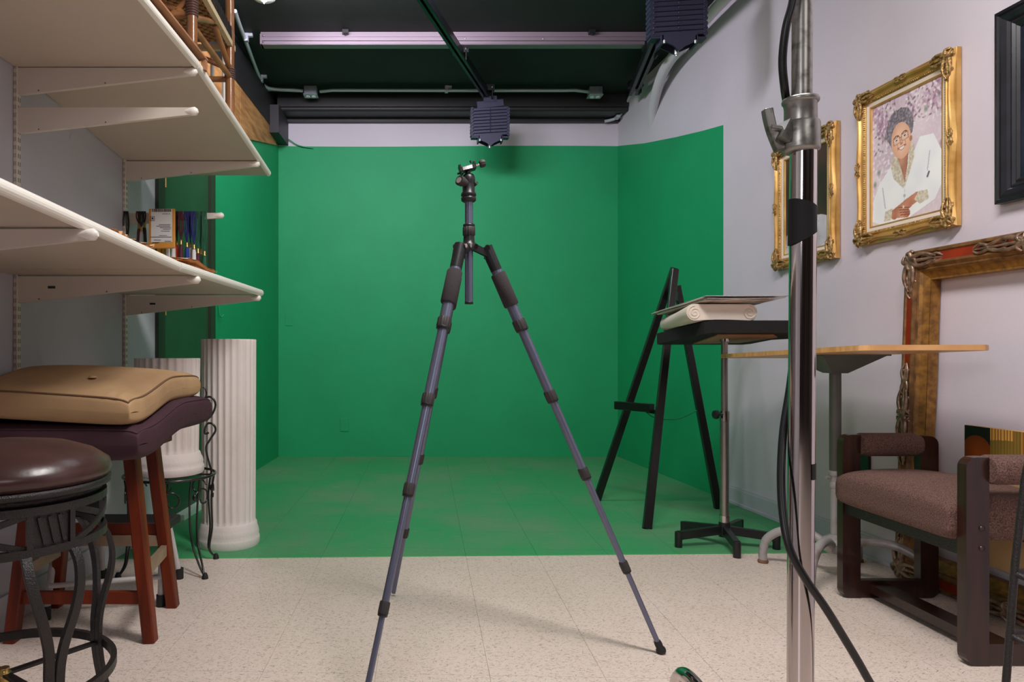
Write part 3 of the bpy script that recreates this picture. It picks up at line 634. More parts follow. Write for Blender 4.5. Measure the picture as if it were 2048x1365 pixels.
# ------------------------------------------------------------------ items above the upper shelf
b = MB(); z0 = 1.83
a = [Vector((fe(1.75)-0.35, 1.75, 1.826)), Vector((fe(1.75)+0.022, 1.75, 1.826)), Vector((fe(2.31)+0.022, 2.31, 1.826)), Vector((fe(2.31)-0.35, 2.31, 1.826))]
b.hexa(a+[p+Vector((0, 0, 0.006)) for p in a])
a = [Vector((fe(2.29)+0.006, 2.29, 1.79)), Vector((fe(2.29)+0.02, 2.29, 1.79)), Vector((fe(2.31)+0.02, 2.31, 1.79)), Vector((fe(2.31)+0.006, 2.31, 1.79))]
b.hexa(a+[p+Vector((0, 0, 0.036)) for p in a])
tag(b.obj('cardboard_sheet', M_cardboard), 'brown cardboard sheet lying on the upper shelf under the rattan chair', 'cardboard')
zs0, zs1 = 1.79, 1.72
legs = {'fn': (-0.722, 2.43), 'ff': (-0.70, 2.88), 'bn': (-1.12, 2.45), 'bf': (-1.1, 2.9)}
def sz(y): return 1.786-0.117*(y-2.262)+0.0215
t = thing('rattan_chair', 'honey rattan bistro chair with woven seat standing on the upper shelf', 'chair', (-0.9, 2.65, sz(2.65)))
SZ = 2.15
for k, (x, y) in legs.items():
    b = MB(); b.cyl((x, y, sz(y)), (x, y, SZ+0.10), 0.0185, n=14)
    b.obj('leg', M_rattan, t)
b = MB()
x, y = legs['ff']; b.tube(spline([(x, y, SZ+0.1), (x-0.002, y-0.01, SZ+0.22), (x-0.03, y+0.0, SZ+0.32), (x-0.12, y, SZ+0.37)], 5), 0.0185, 12)
b.obj('arm', M_rattan, t); b = MB()
x, y = legs['fn']; b.tube(spline([(x, y, SZ+0.1), (x, y, SZ+0.22), (x-0.03, y, SZ+0.32), (x-0.12, y, SZ+0.37)], 5), 0.0185, 12); b.obj('arm', M_rattan, t)
b = MB()
for (x, y), zz in ((legs['fn'], (2.03, 2.16)), (legs['ff'], (1.99, 2.035)), (legs['fn'], (1.85, 1.87))):
    n = int((zz[1]-zz[0])/0.009)
    for i in range(n): b.lathe([(0.0195, 0), (0.0225, 0.003), (0.0225, 0.005), (0.0195, 0.008)], (x, y, zz[0]+i*0.009), 14)
b.obj('cane_binding', M_binding, t)
b = MB(); fn, ff, bn, bf = [Vector((*legs[k], 0)) for k in ('fn', 'ff', 'bn', 'bf')]
def brace(p, z0, q, z1, r=0.011): b.cyl(p+Vector((0, 0, z0)), q+Vector((0, 0, z1)), r, n=10)
mid = lambda p, q, f: p+(q-p)*f
brace(ff, 2.03, mid(ff, fn, 0.45), SZ-0.03); brace(ff, 2.03, mid(ff, bf, 0.5), SZ-0.03); brace(fn, 2.03, mid(fn, bn, 0.5), SZ-0.03); brace(fn, 2.03, mid(fn, ff, 0.5), SZ-0.03)
brace(fn, 2.10, mid(fn, bn, 0.35)+Vector((0, 0, 0)), 1.98)
brace(ff, 2.0, fn, 2.0, 0.012); brace(ff, 1.99, bf, 2.0, 0.012); brace(fn, 2.04, bn, 2.03, 0.012); brace(bn, 2.0, bf, 2.0, 0.012)
b.obj('brace', M_rattan, t)
x0, x1, y0, y1 = -1.14, -0.70, 2.42, 2.9
b = MB(); b.box((x0, y0, SZ+0.004), (x1, y1, SZ+0.012)); seat = b.obj('seat', M_weavedk, t)
b = MB(); nn = 24
for i in range(nn):
    for j in range(nn):
        x = x0+0.01+(x1-x0-0.02)*(i+0.5)/nn; y = y0+0.01+(y1-y0-0.02)*(j+0.5)/nn
        if (i+j) % 2: b.box((x-0.009, y-0.007, SZ-0.002), (x+0.009, y+0.007, SZ+0.005))
        else: b.box((x-0.009, y-0.0035, SZ-0.006), (x+0.009, y+0.0035, SZ+0.004))
o = b.obj('cane_weave', M_weave, seat); o['kind'] = 'stuff'
b = MB(); b.box((x1-0.005, y0-0.3, SZ-0.03), (x1+0.014, y1+0.02, SZ-0.008)); b.box((x0, y1-0.005, SZ-0.03), (x1, y1+0.014, SZ-0.008))
b.box((x1-0.005, y0-0.3, SZ-0.008), (x1+0.010, y1+0.02, SZ+0.045)); b.obj('woven_edge', M_creamweave, t)
b = MB(); n = 26
for i in range(n):
    y = y0-0.3+(y1+0.3-y0+0.01)*i/n; b.hexa([(x1+0.010, y, SZ-0.006), (x1+0.0135, y, SZ-0.006), (x1+0.0135, y+0.015, SZ-0.006), (x1+0.010, y+0.015, SZ-0.006), (x1+0.010, y-0.014, SZ+0.044), (x1+0.0135, y-0.014, SZ+0.044), (x1+0.0135, y+0.001, SZ+0.044), (x1+0.010, y+0.001, SZ+0.044)])
b.obj('dark_strands', M_blackweave, t)
t = thing('folding_rack', 'white metal rods of a folded rack behind the rattan chair', 'rack', (-0.8, 3.0, sz(3.0)))
for px, pyt, Y in ((424.5, 95, 3.02), (448, 95, 3.05)):
    c = P(px, pyt, Y); b = MB(); b.cyl((c.x, Y, sz(Y)), (c.x, Y, c.z), 0.0085, n=10); b.obj('rod', M_edge, t)
b = MB(); b.cyl((P(424.5, 150, 3.02).x, 3.02, 1.80), (P(448, 150, 3.05).x, 3.05, 1.80), 0.006, n=8); b.obj('crossbar', M_edge, t)

# ------------------------------------------------------------------ plaster columns
def column(c, z0, R0, R1, h, base, label, nfl=26):
    c = Vector((c[0], c[1], z0)); t = thing('plaster_column', label, 'column', c, 'white fluted columns')
    br, bh = base; N = nfl*8
    b = MB(); zs = [bh, bh+0.02]+[bh+0.02+(h-bh-0.03)*i/8 for i in range(1, 9)]+[h-0.002, h]
    prof = []
    for z in zs: f = (z-bh)/(h-bh); prof.append((R0+(R1-R0)*f, z))
    prof = [(R0*1.03, bh-0.004)]+prof[:-1]+[(R1*0.985, h)]
    def rad(q, r, z):
        if z < bh+0.01: return 1
        s = (q*nfl/(2*PI)) % 1; d = math.sin(PI*min(max((s-0.12)/0.76, 0), 1)); return 1-0.05*math.sqrt(max(d, 0))
    b.lathe(prof, c, N, rad=rad); b.obj('fluted_shaft', M_plaster, t)
    b = MB(); b.lathe([(br*0.98, 0), (br, 0.006), (br*1.005, bh*0.28), (br*0.995, bh*0.36), (br*0.975, bh*0.40), (br*0.985, bh*0.55), (br*0.95, bh*0.72), (br*0.93, bh*0.78), (R0*1.05, bh*0.95), (R0*1.01, bh)], c, 48); b.obj('base_moulding', M_plaster, t)
column((-0.775, 3.17), 0.0, 0.119, 0.122, 0.925, (0.137, 0.105), 'tall white fluted plaster column standing on the green floor')
PS = Vector((-0.93, 2.83, 0)); ZS = 0.372
column((PS.x-0.01, PS.y), ZS+0.008, 0.122, 0.128, 0.462, (0.143, 0.085), 'short white fluted plaster column set on a black wire stand')
# wire plant stand
t = thing('wire_plant_stand', 'black wire plant stand with scrolled legs under the short column', 'plant stand', PS)
b = MB(); b.tube(arc_pts((PS.x, PS.y, ZS), 0.178, 0, 2*PI-0.13, (1, 0, 0), (0, 1, 0), 48), 0.0055, 8, closed=True)
b.tube(arc_pts((PS.x, PS.y, ZS), 0.10, 0, 2*PI-0.2, (1, 0, 0), (0, 1, 0), 32), 0.004, 8, closed=True)
for a in (0, PI/2): b.cyl((PS.x-0.178*math.cos(a), PS.y-0.178*math.sin(a), ZS), (PS.x+0.178*math.cos(a), PS.y+0.178*math.sin(a), ZS), 0.004, n=8)
b.obj('ring', M_wire, t)
feet = [Vector((-0.745, 2.675, 0)), Vector((-0.772, 2.937, 0)), Vector((-1.02, 3.0, 0)), Vector((-1.08, 2.68, 0))]
for k, ft in enumerate(feet):
    d = (ft-PS).normalized(); b = MB(); e = Vector((-d.y, d.x, 0))
    for s in (-1, 1):
        top = PS+d*0.178+e*s*0.02+Vector((0, 0, ZS)); fr = (ft-PS).length
        b.tube(spline([top, PS+d*0.165+e*s*0.018+Vector((0, 0, 0.27)), PS+d*(0.17)+e*s*0.013+Vector((0, 0, 0.14)), PS+d*(fr-0.03)+e*s*0.007+Vector((0, 0, 0.05)), ft-d*0.003+Vector((0, 0, 0.008))], 6), 0.0042, 8)
    b.obj('leg', M_wire, t)
    b = MB(); b.lathe([(0.006, 0.022), (0.011, 0.012), (0.013, 0.0)][::-1], ft, 12); b.obj('foot', M_rubber, t)
    b = MB(); b.ball(PS+d*0.172+Vector((0, 0, 0.3)), 0.009, 10, (1, 1, 1.6)); b.obj('bead', M_wire, t)
U = Vector((0, 0, 1))
for k in range(8):
    a = PI/4*k+0.35; d = Vector((math.cos(a), math.sin(a), 0)); e = Vector((-d.y, d.x, 0)); c = PS+d*0.168+Vector((0, 0, 0.29))
    b = MB(); b.tube(spiral(c, 0.045, 0.012, PI*0.9, -PI*0.95, e, U, 20), 0.0036, 6); b.obj('scroll', M_wire, t)
b = MB()
for (px0, py0) in ((418, 795), (420, 850)):
    pass
Yc = 2.86
b.tube(spline([P(424, 945, Yc), P(412, 900, Yc), P(420, 880, Yc), P(431, 862, Yc), P(427, 850, Yc), P(417, 847, Yc), P(411, 855, Yc), P(409, 866, Yc), P(414, 868, Yc), P(417, 865, Yc)], 5), 0.0045, 7)
b.tube(spline([P(412, 842, Yc), P(424, 830, Yc), P(431, 812, Yc), P(427, 799, Yc), P(418, 794, Yc), P(408, 800, Yc)], 5), 0.0045, 7)
b.tube(spline([P(405, 802, Yc), P(412, 792, Yc), P(411, 780, Yc), P(406, 775, Yc)], 5), 0.003, 6)
b.obj('upper_scroll', M_wire, t)

# ------------------------------------------------------------------ grey step stool behind the wooden stool
t = thing('folding_step_stool', 'grey tubular folding stool with a black tread behind the wooden stool', 'stool', (-0.95, 2.5, 0))
f1 = G(322, 1213); f2 = G(92, 1240); f3 = G(364, 1158)+Vector((-0.01, 0, 0)); f4 = Vector((-1.13, 2.66, 0))
b = MB(); b.tube(spline([f1+Vector((0, 0, 0.02)), f1+Vector((-0.005, 0.02, 0.25)), P(313, 930, 2.5), P(303, 890, 2.55), P(285, 870, 2.6)], 5), 0.0115, 12); b.obj('leg', M_greytube, t)
b = MB(); b.tube([f2+Vector((0, 0, 0.02)), P(112, 1080, 2.42), P(118, 1040, 2.42)], 0.0115, 12); b.obj('leg', M_greytube, t)
b = MB(); b.tube([f3+Vector((0, 0, 0.012)), f3+Vector((-0.035, -0.03, 0.24))], 0.0105, 12); b.obj('leg', M_greytube, t)
b = MB(); b.tube([f4+Vector((0, 0, 0.012)), f4+Vector((0.0, -0.03, 0.24))], 0.0105, 12); b.obj('leg', M_greytube, t)
for f in (f1, f2, f3, f4):
    b = MB(); b.cyl(f, f+Vector((0, 0, 0.04)), 0.0155, n=14); b.obj('rubber_foot', M_rubber, t)
b = MB(); b.box((-1.12, 2.36, 0.245), (-0.80, 2.56, 0.275)); b.obj('tread', M_rubber, t, bevel=0.008)
b = MB(); b.box((-1.12, 2.345, 0.215), (-0.80, 2.36, 0.25)); b.obj('tread_edge', M_cherryworn, t)
b = MB(); b.cyl((f1.x, f1.y, 0.10), (f2.x+0.005, f2.y+0.01, 0.105), 0.009, n=10); b.obj('crossbar', M_greytube, t)

# ------------------------------------------------------------------ wooden saddle stool
LB = Vector((-0.745, 2.09, 0)); RB = Vector((-0.772, 2.38, 0)); LL = Vector((-1.16, 2.09, 0)); RL = Vector((-1.17, 2.38, 0)); ZT = 0.575
t = thing('wooden_stool', 'cherry-red wooden stool carrying the two floor cushions', 'stool', (-0.96, 2.23, 0))
tops = {0: (LB, Vector((-0.815, 2.12, ZT))), 1: (RB, Vector((-0.83, 2.34, ZT))), 2: (LL, Vector((-1.1, 2.12, ZT))), 3: (RL, Vector((-1.1, 2.34, ZT)))}
for k, (f, tp_) in tops.items():
    b = MB(); b.beam(f, tp_, 0.036, 0.040, (1, 0, 0), 0.04, 0.046, ch=0.004); b.obj('leg', M_cherry, t)
def on(k, z): f, q = tops[k]; return f+(q-f)*(z/ZT)
for a, c, z, m_ in ((0, 1, 0.2, M_cherryworn), (2, 3, 0.2, M_cherryworn), (0, 2, 0.13, M_cherry), (1, 3, 0.27, M_cherry)):
    b = MB(); b.beam(on(a, z), on(c, z), 0.018, 0.036, (1, 0, 0) if a+c in (1, 5) else (0, 1, 0)); b.obj('stretcher', m_, t)
b = MB()
def saddle(u, v):
    x = -1.20+0.38*u; y = 2.08+0.28*v; return Vector((x, y, ZT+0.02+0.035*(2*u-1)**2))
b.grid(14, 6, saddle); b.grid(14, 6, lambda u, v: saddle(u, v)-Vector((0, 0, 0.03)))
b.box((-1.19, 2.08, ZT-0.01), (-0.775, 2.38, ZT+0.02)); b.obj('seat', M_cherry, t)
# cushions
def cushion(name, label, corners, th, mid_lift, m, ms, seam_top, tuft, ex=3.2, nx=44, ny=36):
    # corners: bottom-centre surface as function S(u,v); returns pillow shell
    t = thing(name, label, 'cushion', corners(0.5, 0.5))
    def edge(u, v):
        a = max(0, 1-abs(2*u-1)**9)**(1/4.5) if abs(2*u-1) < 1 else 0; c = max(0, 1-abs(2*v-1)**9)**(1/4.5) if abs(2*v-1) < 1 else 0
        return a*c
    def puff(u, v): return (max(0, 1-(2*u-1)**2)*max(0, 1-(2*v-1)**2))**0.5
    def warp(u): return 0.5-0.5*math.cos(PI*u)
    def top(u, v):
        u, v = warp(u), warp(v); p = corners(u, v); z = th*(0.5*0.92*edge(u, v)+mid_lift*puff(u, v)) + th*0.08*(1 if 0 < u < 1 and 0 < v < 1 else 0)
        for (tu, tv) in tuft:
            d = math.hypot((u-tu)*0.55, (v-tv)*0.5); z -= 0.012*math.exp(-(d/0.045)**2)
        z += 0.0035*math.sin(95*u+22*v)*math.exp(-((v-0.09)/0.08)**2)*(0.5+0.5*math.sin(9*u))+0.0015*math.sin(29*v+6*u)*math.exp(-((u-0.9)/0.1)**2)
        return p+Vector((0, 0, z))
    def bot(u, v):
        u, v = warp(u), warp(v); p = corners(u, v); return p-Vector((0, 0, th*0.5*edge(u, v)))
    b = MB(); b.grid(nx, ny, top); b.grid(nx, ny, bot); o = b.obj('cover', m, t)
    # side gusset piping near the top edge
    ring = []; n = 26; cor = 0.012
    for (u0, v0, u1, v1) in ((0, 0, 1, 0), (1, 0, 1, 1), (1, 1, 0, 1), (0, 1, 0, 0)):
        for i in range(n):
            f = i/n; u = u0+(u1-u0)*f; v = v0+(v1-v0)*f
            u = min(max(u, 0.014), 0.986); v = min(max(v, 0.014), 0.986)
            p = corners(u, v); e = edge(u, v); ring.append(p+Vector((0, 0, th*0.5*0.92*e+th*0.08+th*mid_lift*puff(u, v)+0.001)))
    b = MB(); b.tube(ring, 0.003, 6, closed=True); b.obj('piping', ms, t)
    for (tu, tv) in tuft:
        p = corners(tu, tv)+Vector((0, 0, th*0.5+th*mid_lift*puff(tu, tv)-0.004)); b = MB(); b.lathe([(0.012, 0), (0.011, 0.005), (0.005, 0.007)], p, 14); b.obj('button', m, t)
    return t
def cush_surf(x0, x1, y0, y1, zn, zf, rise, shear=0.0, xf=0.0):
    # zn height of near edge, zf height of far edge; s-shaped in depth, slightly higher toward the left (over the saddle)
    def S(u, v):
        s = v*v*(3-2*v); s = min(1, max(0, (v-0.12)/0.5)); s = s*s*(3-2*s)
        x = x0+(x1-x0)*u + xf*v; y = y0+(y1-y0)*v
        return Vector((x, y, zn+(zf-zn)*s+rise*(1-u)*(0.4+0.6*(1-v)) - 0.0*u))
    return S
cushion('maroon_cushion', 'dark maroon floor cushion draped over the wooden stool', cush_surf(-1.235, -0.722, 1.93, 2.49, 0.606, 0.660, 0.0, xf=0.055), 0.10, 0.08, M_maroon, M_marseam, 0, [])
cushion('tan_cushion', 'tan suede floor cushion with a button, on top of the maroon one', cush_surf(-1.245, -0.742, 1.92, 2.45, 0.696, 0.746, 0.03, xf=0.045), 0.084, 0.26, M_tan, M_tanseam, 0, [(0.60, 0.36)])

# ------------------------------------------------------------------ iron swivel bar stool in the lower left
SX, SY = -0.82, 1.45; C0 = Vector((SX, SY, 0)); R = 0.203
t = thing('swivel_bar_stool', 'dark iron swivel bar stool with a round brown vinyl seat', 'bar stool', C0)
b = MB(); b.lathe([(R-0.02, 0.6), (R-0.002, 0.603), (R+0.004, 0.618), (R, 0.634), (R-0.03, 0.655), (R-0.08, 0.672), (R-0.14, 0.68), (0.01, 0.684)], C0, 56); b.obj('seat', M_leather, t)
b = MB(); b.lathe([(R-0.01, 0.588), (R+0.002, 0.588), (R+0.003, 0.600), (R-0.01, 0.602)], C0, 56); b.lathe([(0.12, 0.572), (R-0.015, 0.572), (R-0.012, 0.588), (0.12, 0.589)], C0, 40); b.obj('seat_rim', M_iron, t)
def arcband(b, r, z0, z1, a0, a1, th=0.006, n=None):
    n = n or max(2, int(abs(a1-a0)/0.12)); vs = []
    for i in range(n+1):
        a = a0+(a1-a0)*i/n; d = Vector((math.cos(a), math.sin(a), 0))
        for rr, z in ((r, z0), (r+th, z0), (r+th, z1), (r, z1)): vs.append(C0+d*rr+Vector((0, 0, z)))
    fs = [(3, 2, 1, 0), (4*n, 4*n+1, 4*n+2, 4*n+3)]
    for i in range(n):
        for k in range(4): fs.append((4*i+k, 4*i+(k+1) % 4, 4*i+4+(k+1) % 4, 4*i+4+k))
    b.add(vs, fs)
RB_ = 0.185
b = MB(); arcband(b, RB_, 0.556, 0.572, 0, 2*PI, 0.012, 48); b.obj('upper_hoop', M_iron, t)
b = MB(); arcband(b, RB_, 0.478, 0.494, 0, 2*PI, 0.012, 48); b.obj('lower_hoop', M_iron, t)
legA = [math.radians(a) for a in (-36, 52, 142, 232)]
for a in legA:
    b = MB(); arcband(b, RB_+0.002, 0.494, 0.556, a-0.21, a+0.21, 0.005); b.obj('apron_panel', M_iron, t)
    b = MB()
    for k in (-0.21, 0.21): arcband(b, RB_+0.002, 0.494, 0.556, a+k-0.03, a+k+0.03, 0.010)
    for k in (-0.10, 0.0, 0.10):
        p_ = [C0+Vector((math.cos(a+k+q), math.sin(a+k+q), 0))*(RB_+0.008)+Vector((0, 0, z_)) for q, z_ in ((-0.03, 0.551), (0.03, 0.499))]
        b.beam(p_[0], p_[1], 0.007, 0.004, (-math.sin(a), math.cos(a), 0))
    b.obj('panel_rib', M_iron, t)
for i in range(4):
    a0 = legA[i]+0.24; a1 = legA[(i+1) % 4]-0.24+(2*PI if i == 3 else 0)
    for s in (0, 1):
        n = 8; pts = []; outs = []
        for k in range(n+1):
            f = k/n; a = a0+(a1-a0)*f; z = 0.492+0.066*(f if s else 1-f); d = Vector((math.cos(a), math.sin(a), 0)); pts.append(C0+d*(RB_+0.004+0.004*s)+Vector((0, 0, z))); outs.append(d)
        b = MB(); b.strap(pts, outs, 0.012, 0.006); b.obj('lattice_bar', M_iron, t)
for a in legA:
    for s in (-1, 1):
        b = MB(); pts = []; outs = []
        for (r, z, k) in ((0.186, 0.486, 0.24), (0.206, 0.455, 0.235), (0.218, 0.41, 0.20), (0.218, 0.36, 0.14), (0.208, 0.30, 0.07), (0.20, 0.24, 0.05), (0.205, 0.16, 0.045), (0.225, 0.07, 0.045), (0.25, 0.0, 0.045)):
            d = Vector((math.cos(a+s*k), math.sin(a+s*k), 0)); pts.append(C0+d*r+Vector((0, 0, z)))
            outs.append(Vector((math.cos(a+s*k), math.sin(a+s*k), 0)))
        pts = spline(pts, 4); oo = []
        for p in pts: oo.append((Vector((p.x, p.y, 0))-C0).normalized())
        b.strap(pts, oo, 0.019, 0.010); b.obj('leg', M_iron, t, bevel=0.0015)
b = MB(); arcband(b, 0.205, 0.19, 0.208, 0, 2*PI, 0.012, 56); b.obj('foot_ring', M_iron, t)
b = MB(); arcband(b, 0.232, 0.05, 0.064, 0, 2*PI, 0.010, 56); b.obj('base_ring', M_iron, t)
b = MB()
for a in (legA[0], legA[1]): d = Vector((math.cos(a), math.sin(a), 0)); b.beam(C0-d*0.2+Vector((0, 0, 0.197)), C0+d*0.2+Vector((0, 0, 0.197)), 0.016, 0.006, (-d.y, d.x, 0))
b.obj('cross_brace', M_iron, t)
b = MB(); b.lathe([(0.012, 0.15), (0.012, 0.19), (0.014, 0.192), (0.014, 0.2), (0.01, 0.202), (0.01, 0.21)], C0, 14); b.obj('threaded_bolt', M_brass, t)

# ------------------------------------------------------------------ tripod
T0 = Vector((0.2, 2.03, 1.17))
t = thing('camera_tripod', 'tall slate-grey camera tripod with ball head in the middle of the room', 'tripod', (0.2, 2.03, 0))
b = MB(); b.cyl((T0.x, T0.y, 1.005), (T0.x, T0.y, 1.305), 0.0118, n=20); b.obj('centre_column', M_alu, t)
b = MB(); b.lathe([(0.0115, 1.004), (0.0125, 1.005), (0.0125, 1.010), (0.0115, 1.011)], (T0.x, T0.y, 0), 20); b.obj('column_end_ring', M_blk, t)
def ribbed(q, r, z): return 1+0.05*(1 if math.sin(q*14) > 0 else -1)*(1 if 0.0 < 1 else 0)
b = MB(); b.lathe([(0.0150, 1.2015), (0.0178, 1.204), (0.0178, 1.226), (0.0155, 1.229)], (T0.x, T0.y, 0), 84, rad=lambda q, r, z: 1+(0.04*math.sin(q*14) if r > 0.017 else 0)); b.obj('column_lock', M_grip, t)
b = MB(); b.lathe([(0.0165, 1.229), (0.0172, 1.231), (0.0172, 1.2345), (0.013, 1.237)], (T0.x, T0.y, 0), 24); b.obj('lock_ring', M_blk, t); b = MB(); b.lathe([(0.02, 1.16), (0.023, 1.163), (0.023, 1.178), (0.017, 1.182), (0.0165, 1.19), (0.0155, 1.2015)], (T0.x, T0.y, 0), 24)
b.obj('spider_hub', M_blk, t)
legend = [('front', Vector((-0.095, 1.60, 0))), ('right', Vector((0.7525, 2.007, 0))), ('rear', Vector((-0.025, 2.488, 0)))]
sec = [0.0, 0.055, 0.143, 0.188, 0.364, 0.555, 0.785, 1.0]
for nm, foot in legend:
    dh = (foot-Vector((T0.x, T0.y, 0))).normalized(); A = T0+dh*0.052+Vector((0, 0, -0.005)); D = foot-A; L = D.length; d = D/L
    pt = lambda f: A+D*f
    side = dh.cross(Vector((0, 0, 1)))
    lg = thing('leg', '', '', A); del lg['label']; del lg['category']; lg.parent = t; lg.matrix_parent_inverse = t.matrix_basis.inverted()
    if nm == 'rear': lg['label'] = 'rear leg ending in a bare metal tube without a rubber foot'
    b = MB()
    for s in (-1, 1): b.beam(T0+dh*0.012+side*s*0.012, A+side*s*0.011+d*0.02, 0.006, 0.018, side)
    b.cyl(A-side*0.0185, A+side*0.0185, 0.0085, n=14); b.cyl(pt(-0.004), pt(0.055), 0.0175, 0.0165, n=18); b.box(A+Vector((-0.008, -0.008, -0.03)), A+Vector((0.008, 0.008, 0.0)))
    b.obj('shoulder', M_blk, lg)
    b = MB()
    for s in (-1, 1): b.cyl(A+side*s*0.0185, A+side*s*0.0205, 0.0065, n=12)
    p = T0+dh*0.02+Vector((0, 0, 0)); b.cyl(p-side*0.018, p+side*0.018, 0.006, n=12); b.obj('pivot_bolt', M_chrome, lg)
    grip0, grip1 = (0.062, 0.143)
    b = MB(); b.tube([pt(grip0), pt(grip0+0.003), pt(grip1-0.003), pt(grip1)], [0.0195, 0.022, 0.022, 0.0195], 20); b.obj('foam_grip', M_foam, lg)
    rads = [(0.05, 0.188, 0.0158), (0.188, 0.364, 0.0135), (0.364, 0.555, 0.0113), (0.555, 0.785, 0.0094), (0.785, 0.99, 0.0075)]
    for f0, f1_, r in rads:
        b = MB(); b.cyl(pt(f0), pt(f1_), r, n=20); b.obj('leg_tube', M_alu, lg)
    for f, r in ((0.188, 0.0188), (0.364, 0.0165), (0.555, 0.0143), (0.785, 0.0125)):
        c = pt(f); hl = 0.0135*(1 if r > 0.017 else 1)
        b = MB(); b.lathe([(r*0.9, -hl-0.006), (r, -hl), (r, hl*0.7), (r*0.92, hl)], c, 72, axis=-d, rad=lambda q, rr, z: 1+(0.04*math.sin(q*12) if rr > r*0.97 else 0))
        lk = b.obj('leg_lock', M_grip, lg)
        b = MB(); b.lathe([(r*0.95, hl), (r*1.0, hl+0.002), (r*0.98, hl+0.007), (r*0.8, hl+0.009)], c, 24, axis=d); b.obj('lock_collar', M_blk, lk)
    if nm != 'rear':
        b = MB(); b.lathe([(0.0095, -0.03), (0.011, -0.022), (0.0105, -0.01), (0.0135, -0.006), (0.014, 0.0), (0.012, 0.006)], pt(0.993), 18, axis=d); b.obj('rubber_foot', M_rubber, lg)
# ball head
HP = Vector((T0.x-0.001, T0.y, 1.300)); hd = thing('ball_head', '', '', HP); del hd['label']; del hd['category']; hd.parent = t; hd.matrix_parent_inverse = t.matrix_basis.inverted()
b = MB(); b.lathe([(0.0165, 0.0), (0.0215, 0.004), (0.0222, 0.012), (0.019, 0.015), (0.019, 0.0165), (0.0222, 0.018), (0.0218, 0.025), (0.018, 0.029), (0.018, 0.055), (0.0195, 0.062), (0.0185, 0.072), (0.014, 0.08), (0.006, 0.084)], HP, 28); b.obj('housing', M_blk, hd)
b = MB(); b.cyl(HP+Vector((-0.006, -0.006, 0.052)), HP+Vector((-0.020, -0.017, 0.055)), 0.012, n=16); b.cyl(HP+Vector((-0.020, -0.017, 0.055)), HP+Vector((-0.030, -0.026, 0.057)), 0.0145, n=16); b.obj('tension_knob', M_grip, hd)
b = MB(); b.cyl(HP+Vector((-0.030, -0.026, 0.057)), HP+Vector((-0.0315, -0.0275, 0.0573)), 0.0085, n=16); b.obj('knob_cap', mat('knob_cap_grey', srgb(150, 136, 138), 0.4), hd)
b = MB(); b.tube([HP+Vector((0.018, 0.0, 0.055)), HP+Vector((0.023, -0.0, 0.05))], 0.008, 10); b.obj('friction_knob', M_blk, hd)
ux = Vector((0.968, 0, 0.25)).normalized(); uz = Vector((-0.25, 0, 0.968)).normalized(); uy = Vector((0, 1, 0)); pc = HP+Vector((-0.003, 0, 0.096))
b = MB(); b.cyl(HP+Vector((-0.002, 0, 0.078)), pc-uz*0.004, 0.008, n=12)
def obox(b, c, a, d, e, u=ux, v=uy, w_=uz):
    b.hexa([c-u*a-v*d-w_*e, c+u*a-v*d-w_*e, c+u*a+v*d-w_*e, c-u*a+v*d-w_*e, c-u*a-v*d+w_*e, c+u*a-v*d+w_*e, c+u*a+v*d+w_*e, c-u*a+v*d+w_*e])
obox(b, pc, 0.024, 0.019, 0.006); obox(b, pc-ux*0.021+uz*0.009, 0.003, 0.019, 0.006); obox(b, pc+ux*0.021+uz*0.009, 0.003, 0.019, 0.006); obox(b, pc-ux*0.019-uz*0.007, 0.004, 0.017, 0.005)
b.cyl(pc+ux*0.012+uz*0.012-uy*0.01, pc+ux*0.012+uz*0.019-uy*0.01, 0.003, n=8); b.cyl(pc-ux*0.022+uz*0.012, pc-ux*0.022+uz*0.017, 0.0025, n=8)
b.cyl(pc-ux*0.024-uz*0.006, pc-ux*0.032-uz*0.006, 0.003, n=8)
b.obj('quick_release_clamp', M_blk, hd, bevel=0.0015)
b = MB(); obox(b, pc-uy*0.0195-ux*0.002, 0.014, 0.0005, 0.0045)
b.cyl(pc+ux*0.022+uz*0.004, pc+ux*0.040+uz*0.004, 0.0028, n=8); b.obj('bright_plate', M_chrome, hd)
b = MB(); b.lathe([(0.008, 0), (0.0105, 0.002), (0.011, 0.012), (0.0085, 0.017)], pc+ux*0.037+uz*0.005, 40, axis=ux, rad=lambda q, r, z: 1+0.06*math.sin(q*9)); b.obj('clamp_knob', M_grip, hd)

# ------------------------------------------------------------------ right side: easel
apex = P(1345, 560, 3.86)
t = thing('easel', 'black wooden easel standing on the green floor by the right wall', 'easel', (1.45, 3.8, 0))
fL, fM, fR = G(1193, 1002), G(1294, 1058), G(1437, 1018)
def leg(f, top, w_=0.042, d_=0.03, name='leg'):
    b = MB(); b.beam(f, top, w_, d_, (1, 0, 0), w_*0.85, d_, ch=0.003); return b.obj(name, M_easel, t)
leg(fL, P(1349, 536, 3.84)); leg(fM, P(1350, 540, 3.78)); leg(fR, P(1354, 572, 3.9))
b = MB(); b.beam(P(1345, 590, 3.80), P(1352, 596, 3.88), 0.05, 0.03, (0, 0, 1)); b.obj('crosspiece', M_easel, t)
q0 = P(1233, 811, 3.93); q1 = P(1322, 822, 3.56)
q1 = P(1306, 820, 3.62)
b = MB(); b.beam(q0, P(1304, 817, 3.70), 0.045, 0.035, (0, 0, 1), ch=0.003); b.beam(P(1296, 822, 3.74), P(1318, 826, 3.68), 0.02, 0.02, (0, 0, 1)); b.obj('ledge', M_easel, t)
b = MB(); b.tube(spline([P(1290, 822, 3.75), P(1305, 834, 3.77), P(1330, 839, 3.82), P(1360, 837, 3.85), P(1393, 822, 3.88)], 6), 0.004, 6); b.obj('restraining_cord', M_green, t)
